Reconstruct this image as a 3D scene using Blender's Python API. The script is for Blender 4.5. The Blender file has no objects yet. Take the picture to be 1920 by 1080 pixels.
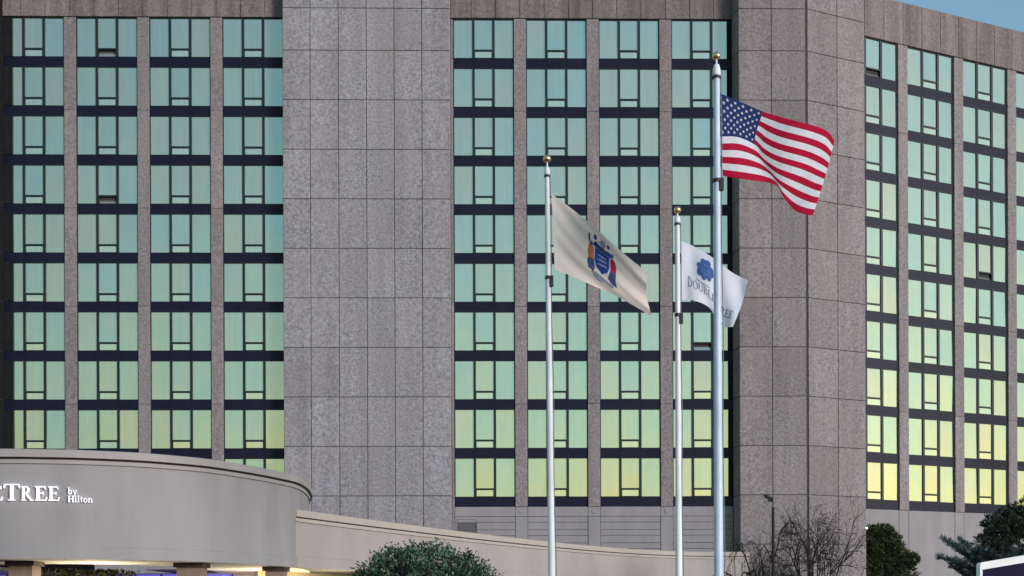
import bpy, bmesh, math, random
from math import sin, cos, pi, radians, sqrt, atan2, tan
from mathutils import Vector, Matrix

random.seed(7)
scene = bpy.context.scene
COL = scene.collection

# ------------------------------------------------------------------ camera
W, H, F = 1920.0, 1080.0, 2290.0
PX, PY, ROLL, ZC = 960.0, 1150.0, 0.0038, 1.7
cam_d = bpy.data.cameras.new('camera')
cam = bpy.data.objects.new('camera', cam_d)
COL.objects.link(cam)
cam.location = (0, 0, ZC)
cam.rotation_euler = (radians(90), ROLL, 0)
cam_d.sensor_width = 36.0
cam_d.lens = 36.0 * F / W
cam_d.shift_x = 0.0
cam_d.shift_y = (PY - H / 2) / W
cam_d.clip_start = 0.1
cam_d.clip_end = 5000
scene.camera = cam

# ------------------------------------------------------------------ light
SUN_AZ = radians(45)      # sunset behind the viewer, to the right
SUN_EL = radians(11.0)
SUN_DIR = Vector((sin(SUN_AZ) * cos(SUN_EL), -cos(SUN_AZ) * cos(SUN_EL), sin(SUN_EL)))
world = bpy.data.worlds.new('World')
scene.world = world
world.use_nodes = True
wn = world.node_tree.nodes
wl = world.node_tree.links
bg = wn['Background']
sky = wn.new('ShaderNodeTexSky')
sky.sky_type = 'NISHITA'
sky.sun_disc = False
sky.sun_elevation = SUN_EL
sky.sun_rotation = pi - SUN_AZ
sky.air_density = 1.75
sky.dust_density = 0.5
sky.ozone_density = 4.0
wl.new(sky.outputs['Color'], bg.inputs['Color'])
bg.inputs['Strength'].default_value = 0.14
sun_d = bpy.data.lights.new('sun', 'SUN')
sun_d.energy = 1.55
sun_d.angle = radians(16)
sun_d.color = (1.0, 0.92, 0.94)
sun = bpy.data.objects.new('sun', sun_d)
COL.objects.link(sun)
sun.rotation_euler = (-SUN_DIR).to_track_quat('-Z', 'Y').to_euler()
scene.view_settings.view_transform = 'Standard'
scene.view_settings.look = 'None'
scene.view_settings.gamma = 1.0
scene.view_settings.use_curve_mapping = False
scene.view_settings.exposure = 0.80

# ------------------------------------------------------------------ pixel to place
def ray(x, y):
    dx, dy = (x - PX) / F, (PY - y) / F
    return Vector((dx * cos(ROLL) + dy * sin(ROLL), 1.0, -dx * sin(ROLL) + dy * cos(ROLL)))
def at(x, y, d):
    r = ray(x, y)
    return Vector((r.x * d, d, ZC + r.z * d))

A = 0.01693
Y0 = F / 30.43
E1 = Vector((cos(A), sin(A), 0)); N1 = Vector((sin(A), -cos(A), 0)); O1 = Vector((0, Y0, 0))
def hit(x, y, w, O=O1, E=E1, N=N1):
    """(u, z) of a photo point on the plane w metres in front of the facade"""
    r = ray(x, y); C = Vector((0, 0, ZC)); P = O + N * w
    t = (P - C).dot(N) / r.dot(N)
    q = C + r * t
    return (q - O).dot(E), q.z

# ------------------------------------------------------------------ materials
def new_mat(name):
    m = bpy.data.materials.new(name); m.use_nodes = True
    nt = m.node_tree; b = nt.nodes['Principled BSDF']
    return m, nt, b
def node(nt, typ, **kw):
    n = nt.nodes.new(typ)
    for k, v in kw.items():
        if k == 'inp':
            for i, val in v.items(): n.inputs[i].default_value = val
        else: setattr(n, k, v)
    return n
def ramp(nt, fac, stops):
    r = nt.nodes.new('ShaderNodeValToRGB')
    while len(r.color_ramp.elements) < len(stops): r.color_ramp.elements.new(0.5)
    for e, (p, c) in zip(r.color_ramp.elements, stops):
        e.position = p; e.color = (*c, 1) if len(c) == 3 else c
    nt.links.new(fac, r.inputs[0]); return r.outputs[0]
def mix(nt, a, b, fac, mode='MIX'):
    n = nt.nodes.new('ShaderNodeMix'); n.data_type = 'RGBA'; n.blend_type = mode
    for s, v in ((n.inputs[6], a), (n.inputs[7], b), (n.inputs[0], fac)):
        if hasattr(v, 'is_linked') or hasattr(v, 'links'): nt.links.new(v, s)
        elif isinstance(v, (int, float)): s.default_value = v
        else: s.default_value = (*v, 1)
    return n.outputs[2]
def mapr(nt, v, a, b, c, d):
    n = nt.nodes.new('ShaderNodeMapRange'); nt.links.new(v, n.inputs[0])
    for i, x in zip((1, 2, 3, 4), (a, b, c, d)): n.inputs[i].default_value = x
    return n.outputs[0]
def noise(nt, vec, scale, detail=3, rough=0.6):
    n = nt.nodes.new('ShaderNodeTexNoise'); n.inputs['Scale'].default_value = scale
    n.inputs['Detail'].default_value = detail; n.inputs['Roughness'].default_value = rough
    if vec is not None: nt.links.new(vec, n.inputs['Vector'])
    return n.outputs['Fac']
def scaled(nt, vec, s):
    n = nt.nodes.new('ShaderNodeMapping'); n.inputs['Scale'].default_value = s
    nt.links.new(vec, n.inputs['Vector']); return n.outputs[0]
def bump(nt, b, h, strength, dist=0.02):
    n = nt.nodes.new('ShaderNodeBump'); n.inputs['Strength'].default_value = strength
    n.inputs['Distance'].default_value = dist
    nt.links.new(h, n.inputs['Height']); nt.links.new(n.outputs[0], b.inputs['Normal'])

def stone_mat(name, dark, light, pink, streak=0.25, vary=0.12):
    m, nt, b = new_mat(name)
    pos = nt.nodes.new('ShaderNodeNewGeometry').outputs['Position']
    rnd = nt.nodes.new('ShaderNodeObjectInfo').outputs['Random']
    fine = noise(nt, pos, 7.0, 5, 0.8)
    c = ramp(nt, fine, [(0.36, dark), (0.64, light)])
    blot = noise(nt, pos, 0.55, 3, 0.6)
    c = mix(nt, c, pink, mapr(nt, blot, 0.35, 0.75, 0.0, 0.55))
    st = noise(nt, scaled(nt, pos, (1.3, 1.3, 0.09)), 1.2, 4, 0.6)
    dk = nt.nodes.new('ShaderNodeCombineColor')
    v = mapr(nt, st, 0.3, 0.7, 1.0 - streak, 1.0 + streak * 0.35)
    for i in range(3): nt.links.new(v, dk.inputs[i])
    c = mix(nt, c, dk.outputs[0], 1.0, 'MULTIPLY')
    dk2 = nt.nodes.new('ShaderNodeCombineColor')
    v2 = mapr(nt, rnd, 0, 1, 1.0 - vary, 1.0 + vary * 0.6)
    for i in range(3): nt.links.new(v2, dk2.inputs[i])
    c = mix(nt, c, dk2.outputs[0], 1.0, 'MULTIPLY')
    nt.links.new(c, b.inputs['Base Color'])
    b.inputs['Roughness'].default_value = 0.85
    bump(nt, b, noise(nt, pos, 14, 4, 0.7), 0.35, 0.02)
    return m
def plain(name, col, rough=0.6, metal=0.0, var=0.08, scale=3.0, bmp=0.0, stretch=None, spec=None):
    m, nt, b = new_mat(name)
    pos = nt.nodes.new('ShaderNodeNewGeometry').outputs['Position']
    vec = scaled(nt, pos, stretch) if stretch else pos
    f = noise(nt, vec, scale, 4, 0.6)
    c = ramp(nt, f, [(0.3, tuple(x * (1 - var) for x in col)), (0.7, tuple(min(1, x * (1 + var)) for x in col))])
    nt.links.new(c, b.inputs['Base Color'])
    b.inputs['Roughness'].default_value = rough; b.inputs['Metallic'].default_value = metal
    if spec is not None: b.inputs['Specular IOR Level'].default_value = spec
    if bmp: bump(nt, b, noise(nt, pos, scale * 6, 3), bmp, 0.02)
    return m
def glow(name, col, strength, base=None):
    m, nt, b = new_mat(name)
    b.inputs['Base Color'].default_value = (*(base or col), 1)
    b.inputs['Emission Color'].default_value = (*col, 1)
    b.inputs['Emission Strength'].default_value = strength
    return m
def glass_mat(name, tints, curtain, gloss=0.72):
    m, nt, b = new_mat(name)
    pos = nt.nodes.new('ShaderNodeNewGeometry').outputs['Position']
    rnd = nt.nodes.new('ShaderNodeObjectInfo').outputs['Random']
    # a sheer curtain seen behind the coated glass
    cur = noise(nt, scaled(nt, pos, (14, 14, 0.25)), 1.0, 2, 0.5)
    cc = ramp(nt, cur, [(0.3, tuple(x * 0.75 for x in curtain)), (0.7, tuple(x * 1.15 for x in curtain))])
    nt.links.new(cc, b.inputs['Base Color'])
    b.inputs['Roughness'].default_value = 0.6
    b.inputs['Specular IOR Level'].default_value = 0.0
    g = nt.nodes.new('ShaderNodeBsdfGlossy')
    g.inputs['Roughness'].default_value = 0.02
    soft = noise(nt, pos, 0.35, 2, 0.5)
    add = nt.nodes.new('ShaderNodeMath'); add.operation = 'ADD'
    nt.links.new(mapr(nt, soft, 0.3, 0.7, -0.35, 0.35), add.inputs[0]); nt.links.new(mapr(nt, rnd, 0, 1, 0.12, 0.78), add.inputs[1])
    ripple = noise(nt, scaled(nt, pos, (10, 10, 0.2)), 1.0, 2, 0.5)
    add2 = nt.nodes.new('ShaderNodeMath'); add2.operation = 'ADD'
    nt.links.new(add.outputs[0], add2.inputs[0]); nt.links.new(mapr(nt, ripple, 0.3, 0.7, -0.14, 0.14), add2.inputs[1])
    gc = ramp(nt, add2.outputs[0], tints)
    nt.links.new(gc, g.inputs['Color'])
    bn = nt.nodes.new('ShaderNodeBump'); bn.inputs['Strength'].default_value = 0.4; bn.inputs['Distance'].default_value = 0.02
    nt.links.new(noise(nt, pos, 0.9, 1, 0.4), bn.inputs['Height'])
    nt.links.new(bn.outputs[0], g.inputs['Normal'])
    ms = nt.nodes.new('ShaderNodeMixShader'); ms.inputs[0].default_value = gloss
    nt.links.new(b.outputs[0], ms.inputs[1]); nt.links.new(g.outputs[0], ms.inputs[2])
    nt.links.new(ms.outputs[0], nt.nodes['Material Output'].inputs['Surface'])
    return m
def leaf_mat(name, dark, light, scale=6.0, rough=0.5):
    m, nt, b = new_mat(name)
    pos = nt.nodes.new('ShaderNodeNewGeometry').outputs['Position']
    att = nt.nodes.new('ShaderNodeAttribute'); att.attribute_name = 'leaf_tone'
    c = ramp(nt, att.outputs['Fac'], [(0.0, dark), (0.75, tuple((d + l) / 2 for d, l in zip(dark, light))), (1.0, light)])
    nt.links.new(c, b.inputs['Base Color'])
    b.inputs['Roughness'].default_value = rough
    return m

M = {}
M['stone'] = stone_mat('granite_panel', (0.138, 0.136, 0.153), (0.405, 0.40, 0.435), (0.275, 0.252, 0.262), 0.17, 0.09)
M['stone_pier'] = stone_mat('granite_pier', (0.116, 0.106, 0.114), (0.335, 0.310, 0.325), (0.24, 0.198, 0.197), 0.18, 0.13)
M['stone_top'] = stone_mat('dark_streaked_parapet', (0.10, 0.088, 0.092), (0.285, 0.255, 0.258), (0.21, 0.165, 0.16), 0.42, 0.10)  # darker granite with stronger streak stains, for the frieze
M['concrete'] = plain('smooth_precast', (0.25, 0.243, 0.258), 0.8, 0, 0.10, 1.2, 0.15, (1, 1, 0.4))
M['joint'] = plain('joint_sealant', (0.055, 0.052, 0.06), 0.9)
M['core'] = plain('dark_core', (0.035, 0.035, 0.04), 0.9)
M['frame'] = plain('dark_metal_frame', (0.010, 0.020, 0.026), 0.45, 0.0, 0.1, 2, spec=0.3)
M['spandrel'] = plain('navy_spandrel', (0.008, 0.010, 0.026), 0.4, 0.0, 0.2, 1.5, spec=0.15)
M['glass'] = glass_mat('teal_mirror_glass', [(0.0, (0.53, 0.655, 0.56)), (0.5, (0.62, 0.665, 0.52)), (1.0, (0.71, 0.645, 0.475))], (0.35, 0.40, 0.35))
M['glass_vent'] = glass_mat('pale_vent_glass', [(0.0, (0.66, 0.73, 0.57)), (1.0, (0.74, 0.74, 0.54))], (0.45, 0.50, 0.45), 0.68)
M['stucco'] = plain('grey_stucco', (0.280, 0.272, 0.280), 0.85, 0, 0.10, 0.7, 0.08, (1.2, 1.2, 0.22))
M['warm_lit_stucco'] = plain('warm_lit_stucco', (0.340, 0.314, 0.296), 0.85, 0, 0.09, 0.5, 0.08, (1, 1, 0.5))  # warm light on the annex is put into this paler stucco tone
M['warm_lit_trim'] = plain('warm_lit_trim', (0.40, 0.362, 0.322), 0.85, 0, 0.05, 1.5, 0.08)  # annex trim, warmed and lightened for the same light
M['stucco_trim'] = plain('trim_stucco', (0.32, 0.305, 0.30), 0.85, 0, 0.05, 1.5, 0.08)
M['groove'] = plain('shadow_groove', (0.06, 0.05, 0.05), 0.9)
M['soffit'] = plain('white_soffit', (0.80, 0.78, 0.74), 0.8)
M['roofing'] = plain('grey_roofing', (0.16, 0.16, 0.17), 0.9)
M['column'] = plain('brown_stone_column', (0.22, 0.165, 0.14), 0.7, 0, 0.15, 4, 0.1)
M['capital'] = plain('dark_bronze', (0.035, 0.026, 0.022), 0.5)
M['cream'] = plain('cream_wall', (0.62, 0.54, 0.38), 0.8)
M['letter'] = glow('lit_letter', (0.92, 0.92, 1.0), 0.25, (0.85, 0.85, 0.88))
M['pole'] = plain('brushed_aluminium', (0.50, 0.60, 0.74), 0.55, 0.08, 0.16, 2.5, 0.05, (1, 1, 0.6))
M['pole_white'] = plain('white_painted_pole', (0.72, 0.76, 0.80), 0.55, 0.0, 0.10, 2.5, 0.05, (1, 1, 0.6))
M['gold'] = plain('gold_ball', (0.72, 0.52, 0.25), 0.28, 0.9, 0.1)
M['black'] = plain('black_metal', (0.014, 0.014, 0.018), 0.5)
M['rope'] = plain('grey_rope', (0.16, 0.17, 0.20), 0.9)
M['bark'] = plain('dark_bark', (0.016, 0.013, 0.015), 0.9)
M['ground'] = plain('dry_grass', (0.09, 0.10, 0.05), 0.95, 0, 0.3, 0.6)
M['asphalt'] = plain('asphalt', (0.05, 0.05, 0.052), 0.9, 0, 0.2, 4)
M['kerb'] = plain('concrete_kerb', (0.34, 0.33, 0.31), 0.9)
M['navy_board'] = plain('navy_board', (0.020, 0.017, 0.050), 0.9, spec=0.08)
M['white_frame'] = plain('white_frame', (0.88, 0.89, 0.91), 0.5)
M['violet'] = glow('violet_lit_glass', (0.13, 0.10, 0.62), 0.55, (0.05, 0.05, 0.2))
M['warm_lamp'] = glow('warm_lamp', (1.0, 0.85, 0.55), 3.0)
M['white_lamp'] = glow('white_lamp', (1.0, 0.98, 0.95), 2.0)
M['return'] = plain('shaded_return_and_jamb', (0.016, 0.018, 0.020), 0.95, 0, 0.2, 1.0, spec=0.03)  # dark tone puts in the pier return's shade and reflection; also the right jamb
M['louvre'] = plain('grey_louvre', (0.13, 0.13, 0.15), 0.6)

# ------------------------------------------------------------------ mesh helpers
class MB:
    def __init__(s): s.v = []; s.f = []; s.m = []; s.t = []
    def quad(s, a, b, c, d, mi=0):
        n = len(s.v); s.v += [tuple(a), tuple(b), tuple(c), tuple(d)]; s.f.append((n, n + 1, n + 2, n + 3)); s.m.append(mi)
    def poly(s, pts, mi=0):
        n = len(s.v); s.v += [tuple(p) for p in pts]; s.f.append(tuple(range(n, n + len(pts)))); s.m.append(mi)
    def box(s, x0, x1, y0, y1, z0, z1, mi=0):
        n = len(s.v)
        s.v += [(x0, y0, z0), (x1, y0, z0), (x1, y1, z0), (x0, y1, z0), (x0, y0, z1), (x1, y0, z1), (x1, y1, z1), (x0, y1, z1)]
        for f in ((0, 1, 5, 4), (1, 2, 6, 5), (2, 3, 7, 6), (3, 0, 4, 7), (4, 5, 6, 7), (3, 2, 1, 0)):
            s.f.append(tuple(n + i for i in f)); s.m.append(mi)
    def tube(s, pts, rads, sides=8, cap=True, mi=0):
        rings = []
        pts = [Vector(p) for p in pts]
        for i, p in enumerate(pts):
            d = (pts[min(i + 1, len(pts) - 1)] - pts[max(i - 1, 0)])
            if d.length < 1e-9: d = Vector((0, 0, 1))
            d.normalize()
            a = d.cross(Vector((0, 1, 0)) if abs(d.y) < 0.9 else Vector((1, 0, 0))).normalized(); b = d.cross(a)
            n = len(s.v)
            for k in range(sides):
                t = 2 * pi * k / sides
                s.v.append(tuple(p + (a * cos(t) + b * sin(t)) * rads[i]))
            rings.append(n)
        for r0, r1 in zip(rings, rings[1:]):
            for k in range(sides):
                k2 = (k + 1) % sides
                s.f.append((r0 + k, r0 + k2, r1 + k2, r1 + k)); s.m.append(mi)
        if cap:
            s.f.append(tuple(rings[0] + k for k in reversed(range(sides)))); s.m.append(mi)
            s.f.append(tuple(rings[-1] + k for k in range(sides))); s.m.append(mi)
    def lathe(s, c, prof, sides=20, mi=0):
        s.tube([(c[0], c[1], c[2] + z) for r, z in prof], [max(r, 1e-4) for r, z in prof], sides, True, mi)
    def mesh(s, name, mats, smooth=False):
        me = bpy.data.meshes.new(name); me.from_pydata(s.v, [], s.f)
        for m in (mats if isinstance(mats, (list, tuple)) else [mats]): me.materials.append(m)
        if any(s.m): me.polygons.foreach_set('material_index', s.m)
        if smooth: me.polygons.foreach_set('use_smooth', [True] * len(s.f))
        me.update(); return me
def fixn(me):
    bm = bmesh.new(); bm.from_mesh(me); bmesh.ops.remove_doubles(bm, verts=bm.verts, dist=1e-5)
    bmesh.ops.recalc_face_normals(bm, faces=bm.faces); bm.to_mesh(me); bm.free(); return me
def link(name, data, parent=None, loc=None, rotz=0.0):
    o = bpy.data.objects.new(name, data); COL.objects.link(o)
    if parent: o.parent = parent
    if loc is not None: o.location = loc
    if rotz: o.rotation_euler = (0, 0, rotz)
    return o
def build(mb, name, mats, parent=None, smooth=False, loc=None, rotz=0.0, fix=True):
    me = mb.mesh(name, mats, smooth)
    if fix: fixn(me)
    return link(name, me, parent, loc, rotz)
def tag(o, label=None, cat=None, group=None, kind=None):
    if label: o['label'] = label
    if cat: o['category'] = cat
    if group: o['group'] = group
    if kind: o['kind'] = kind
    return o
def thing(name, label, cat, loc=(0, 0, 0), rotz=0.0, group=None):
    o = link(name, None, None, loc, rotz); o.empty_display_size = 0.3
    return tag(o, label, cat, group)
def smooth_path(pts, per=8):
    out = []
    P = [Vector(p) for p in pts]; n = len(P)
    for i in range(n - 1):
        p0 = P[max(i - 1, 0)]; p1 = P[i]; p2 = P[i + 1]; p3 = P[min(i + 2, n - 1)]
        for k in range(per):
            t = k / per
            out.append(0.5 * ((2 * p1) + (p2 - p0) * t + (2 * p0 - 5 * p1 + 4 * p2 - p3) * t * t + (3 * p1 - p0 - 3 * p2 + p3) * t ** 3))
    out.append(P[-1]); return out
def outward(path):
    N = []
    for i in range(len(path)):
        t = path[min(i + 1, len(path) - 1)] - path[max(i - 1, 0)]
        N.append(Vector((t[1], -t[0])).normalized())
    return N
def sweep(path, prof, closed_prof=True, nrm=None):
    """prof: list of (out, z); path: 2-D points"""
    mb = MB(); nrm = nrm or outward(path); k = len(prof)
    for p, n in zip(path, nrm):
        for o, z in prof: mb.v.append((p[0] + n[0] * o, p[1] + n[1] * o, z))
    for i in range(len(path) - 1):
        for j in range(k if closed_prof else k - 1):
            j2 = (j + 1) % k
            mb.f.append((i * k + j, (i + 1) * k + j, (i + 1) * k + j2, i * k + j2)); mb.m.append(0)
    if closed_prof:
        mb.f.append(tuple(range(k))); mb.f.append(tuple((len(path) - 1) * k + j for j in reversed(range(k)))); mb.m += [0, 0]
    return mb

# ------------------------------------------------------------------ the ground
g = MB(); g.box(-900, 900, -900, 900, -0.5, 0.0)
tag(build(g, 'ground', M['ground']), 'dry grass ground reaching to the horizon', None, None, 'structure')
g = MB(); g.box(-60, 60, -14, 16, 0.0, 0.004)
tag(build(g, 'road', M['asphalt']), 'dark asphalt road in front of the hotel', None, None, 'structure')
g = MB(); g.box(-24, -4, 16.3, 40.0, 0.0, 0.004)
tag(build(g, 'driveway', M['asphalt']), 'asphalt drive under the entrance canopy', None, None, 'structure')
g = MB(); g.box(-3.6, 60, 16.05, 16.25, 0.0, 0.13)
tag(build(g, 'kerb', M['kerb']), 'pale concrete kerb along the road', None, None, 'structure')

# ------------------------------------------------------------------ the hotel
hotel = thing('hotel_building', 'tall grey granite hotel with rows of mirrored teal windows', 'building', tuple(O1), A)
PITCH = 3.0
zt0 = hit(985, 37.5, 0)[1]; zb10 = hit(993, 930, 0)[1]
GH = (zt0 - zb10) - 9 * PITCH + 0.05              # glass height
def row_top(r): return zt0 - r * PITCH     # r = 0..9
BW = 3.72
uL = hit(143.5, 45, 0)[0]; uL4 = hit(417.5, 45, 0)[0]; pL = (uL4 - uL) / 2
uR = hit(849.5, 45, 0)[0]; uR4 = hit(1258.2, 45, 0)[0]; pR = (uR4 - uR) / 3
left_bays = [uL - pL + i * pL for i in range(4)]
right_bays = [uR + i * pR for i in range(4)]
zmidL = (zt0 + row_top(9)) / 2
ROOF = zt0 + 2.75
# wing frame
YW = F * (zt0 - zb10) / 864.0
r = ray(1623, 500); XW = r.x / r.y * YW
AW = A + radians(22.5)
OW = Vector((XW, YW, 0)); EW = Vector((cos(AW), sin(AW), 0)); NW = Vector((sin(AW), -cos(AW), 0))
uw1 = hit(1698.8, 95, 0, OW, EW, NW)[0]; uw3 = hit(1902, 135, 0, OW, EW, NW)[0]
pW = (uw3 - uw1) / 2
print('pitches', pL, pR, pW, 'GH', GH, 'zt0', zt0, 'YW', YW)
wing_bays = [uw1 + (i - 1) * pW for i in range(6)]
BWW = BW * pW / pR
# local helpers: facade local (u, w outward, z) -> hotel local coordinates
RotW = Matrix.Rotation(radians(22.5), 4, 'Z')
inv = Matrix.Translation(O1) @ Matrix.Rotation(A, 4, 'Z'); inv = inv.inverted()
OWl = inv @ OW
def place(o, u, z, wing=False, w=0.0):
    if wing:
        p = OWl + RotW @ Vector((u, -w, 0)); o.location = (p.x, p.y, z); o.rotation_euler = (0, 0, radians(22.5))
    else: o.location = (u, -w, z)

def panel_mesh(cache={}, w=1.0, h=1.0, d=0.06, mat='stone', g=0.018, name='stone_panel'):
    key = (round(w, 3), round(h, 3), round(d, 3), mat, g, name)
    if key in cache: return cache[key]
    mb = MB(); x0, x1, z0, z1 = g, w - g, g, h - g; c = 0.012
    # front is y = -d ; chamfered arris
    a = [(x0, -d + c, z0), (x1, -d + c, z0), (x1, -d + c, z1), (x0, -d + c, z1)]
    b = [(x0 + c, -d, z0 + c), (x1 - c, -d, z0 + c), (x1 - c, -d, z1 - c), (x0 + c, -d, z1 - c)]
    k = [(x0, 0, z0), (x1, 0, z0), (x1, 0, z1), (x0, 0, z1)]
    mb.quad(*b)
    for i in range(4):
        j = (i + 1) % 4
        mb.quad(a[i], a[j], b[j], b[i]); mb.quad(k[i], k[j], a[j], a[i])
    mb.quad(*reversed(k))
    me = fixn(mb.mesh(name, M[mat])); cache[key] = me; return me
def stone(name, u, z, w, h, wing=False, out=0.0, d=0.06, mat='stone', g=0.018):
    o = link(name, panel_mesh(w=w, h=h, d=d, mat=mat, g=g, name=name), hotel); place(o, u, z, wing, out); return o

# core of the building behind the glass and joints
def core(name, pts, z0, z1, mat, parent=hotel):
    mb = MB(); n = len(pts)
    mb.poly([(x, y, z0) for x, y in reversed(pts)]); mb.poly([(x, y, z1) for x, y in pts])
    for i in range(n):
        a, b = pts[i], pts[(i + 1) % n]
        mb.quad((*a, z0), (*b, z0), (*b, z1), (*a, z1))
    return build(mb, name, mat, parent)
wing_end = OWl + RotW @ Vector((wing_bays[-1] + 6, 0.10, 0)); wing_end2 = OWl + RotW @ Vector((wing_bays[-1] + 6, 18, 0))
uFarL = left_bays[0] - 16
w0 = OWl + RotW @ Vector((-3.5, 0.10, 0))
core('core_wall', [(uFarL, 0.10), (w0.x, 0.10), (w0.x, w0.y), (wing_end.x, wing_end.y), (wing_end2.x, wing_end2.y), (w0.x, 18), (uFarL, 18)], 0, ROOF - 0.6, M['core'])
core('roof', [(uFarL, 0.0), (w0.x, 0.0), (w0.x, w0.y), (wing_end.x, wing_end.y), (wing_end2.x, wing_end2.y), (w0.x, 18), (uFarL, 18)], ROOF - 0.6, ROOF - 0.3, M['roofing'])

# windows --------------------------------------------------------
def window_meshes(bw):
    s = bw / 3.72
    jb, mu, pw, pc = 0.05 * s, 0.155 * s, 1.115 * s, 1.08 * s
    jb = (bw - 2 * mu - 2 * pw - pc) / 2
    x = [0, jb, jb + pw, jb + pw + mu, jb + pw + mu + pc, jb + pw + 2 * mu + pc, bw - jb, bw]
    vh, tr = 0.43, 0.085
    top, bot = 0.03, 0.012
    f = MB()
    f.box(x[0], x[1], -0.06, 0.05, 0, GH); f.box(x[6], x[7], -0.06, 0.05, 0, GH)
    f.box(x[2], x[3], -0.075, 0.05, 0, GH); f.box(x[4], x[5], -0.075, 0.05, 0, GH)
    for a, b in ((1, 2), (3, 4), (5, 6)):
        f.box(x[a], x[b], -0.055, 0.05, GH - top, GH); f.box(x[a], x[b], -0.055, 0.05, 0, bot)
    f.box(x[3], x[4], -0.065, 0.05, bot + vh, bot + vh + tr)
    fr = f.mesh('window', M['frame'])
    def pane(w, h, mat, rim=0.0):
        m = MB()
        m.box(-w / 2 + rim, w / 2 - rim, -0.006, 0.006, -h / 2 + rim, h / 2 - rim, 0)
        if rim:
            m.box(-w / 2 + .004, w / 2 - .004, -0.03, 0.02, -h / 2 + .002, -h / 2 + rim, 1); m.box(-w / 2 + .004, w / 2 - .004, -0.03, 0.02, h / 2 - rim, h / 2 - .002, 1)
            m.box(-w / 2 + .004, -w / 2 + rim, -0.03, 0.02, -h / 2 + rim, h / 2 - rim, 1); m.box(w / 2 - rim, w / 2 - .004, -0.03, 0.02, -h / 2 + rim, h / 2 - rim, 1)
        return m.mesh('pane', [M[mat], M['frame']])
    hh = GH - top - bot
    P = [('fixed_pane', pane(pw - 0.004, hh - 0.004, 'glass'), ((x[1] + x[2]) / 2, bot + hh / 2)),
         ('fixed_pane', None, ((x[5] + x[6]) / 2, bot + hh / 2)),
         ('sash_pane', pane(pc - 0.004, hh - vh - tr - 0.004, 'glass'), ((x[3] + x[4]) / 2, bot + vh + tr + (hh - vh - tr) / 2)),
         ('vent_pane', pane(pc - 0.004, vh - 0.004, 'glass_vent', 0.028), ((x[3] + x[4]) / 2, bot + vh / 2))]
    P[1] = ('fixed_pane', P[0][1], P[1][2])
    sp = MB(); sh = PITCH - GH
    cuts = [0, (x[2] + x[3]) / 2, (x[4] + x[5]) / 2, bw]
    for a, b in zip(cuts, cuts[1:]): sp.box(a + 0.004, b - 0.004, -0.05, 0.06, 0.004, sh - 0.004)
    return fr, P, sp.mesh('spandrel_panel', M['spandrel']), vh
WM = {False: window_meshes(BW), True: window_meshes(BWW)}
OPEN = {('L', 1, 0): 20, ('L', 1, 3): 26, ('R', 3, 6): 22, ('W', 0, 0): 30, ('W', 2, 4): 30}
rng = random.Random(3)
def window(sec, i, r, u, wing):
    fr, P, sp, vh = WM[wing]
    zb = row_top(r) - GH
    wobj = link('window', fr, hotel); place(wobj, u, zb, wing)
    for name, me, (px_, pz) in P:
        p = link(name, me, wobj, (px_, 0.0, pz))
        amp = 0.005
        p.rotation_euler = (rng.gauss(0, amp), 0, rng.gauss(0, amp))
        if name == 'vent_pane':
            k = OPEN.get((sec, i, r))
            p.rotation_euler = (rng.gauss(0.004, 0.012), 0, rng.gauss(0, 0.004))
            if k:
                a = radians(k)      # hopper: the top swings inwards, the foot stays
                p.rotation_euler = (-a, 0, 0)
                p.location = (px_, 0.0 + vh / 2 * sin(a) * 0.9, pz - vh / 2 * (1 - cos(a)) - 0.02)
                p['label'] = 'small vent window tilted open'
    s = link('spandrel_panel', sp, hotel); place(s, u, zb - (PITCH - GH), wing)
for i, u in enumerate(left_bays):
    for r_ in range(10): window('L', i, r_, u, False)
for i, u in enumerate(right_bays):
    for r_ in range(10): window('R', i, r_, u, False)
for i, u in enumerate(wing_bays[:5]):
    for r_ in range(10): window('W', i, r_, u, True)

# stone piers between the windows, jointed every second floor
def piers(u, w, wing):
    zs = [zt0 - 0.0] + [row_top(k) - GH - 0.30 for k in (1, 3, 5, 7, 9)]
    zs[-1] = row_top(9) - PITCH + 0.0
    for a, b in zip(zs, zs[1:]):
        stone('pier_stone', u, b, w, a - b, wing, -0.08, 0.24, 'stone_pier', 0.008)
for bays, bw, wing in ((left_bays, BW, False), (right_bays, BW, False), (wing_bays, BWW, True)):
    for a, b in zip(bays, bays[1:]): piers(a + bw + 0.004, b - a - bw - 0.008, wing)

# tall plain tower between the window groups
WT = 1.12
zj0 = hit(634, 94, WT)[1]
joints = [zj0 - k * PITCH for k in range(0, 13)]
edges = [hit(x, 90, WT)[0] for x in (529.5, 581, 634, 686.5, 738.5, 790.5, 843)]
zs = [ROOF, zj0 + 79 / 30.9] + joints
for a, b in zip(edges, edges[1:]):
    for zh, zl in zip(zs, zs[1:]):
        if zl < 0.05: continue
        stone('stone_panel', a, zl, b - a, zh - zl, False, WT - 0.06)
core('tower_wall', [(edges[0] + 0.02, -WT + 0.07), (edges[-1] - 0.02, -WT + 0.07), (edges[-1] - 0.02, 0.3), (edges[0] + 0.02, 0.3)], 0, ROOF - 0.05, M['joint'])
# side returns of the tower and of the pier at the left edge
def side_panels(u, face, w0, w1, mat='stone'):
    for zh, zl in zip(zs, zs[1:]):
        if zl < 0.05: continue
        o = link('stone_panel', panel_mesh(w=w1 - w0, h=zh - zl, d=0.05, mat=mat, g=0.018), hotel)
        if face > 0: o.location = (u, -w1, zl); o.rotation_euler = (0, 0, radians(90))
        else: o.location = (u, -w0, zl); o.rotation_euler = (0, 0, radians(-90))
side_panels(edges[-1] - 0.05, 1, 0.06, WT - 0.07)
side_panels(edges[0] + 0.05, -1, 0.06, WT - 0.07)
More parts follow.
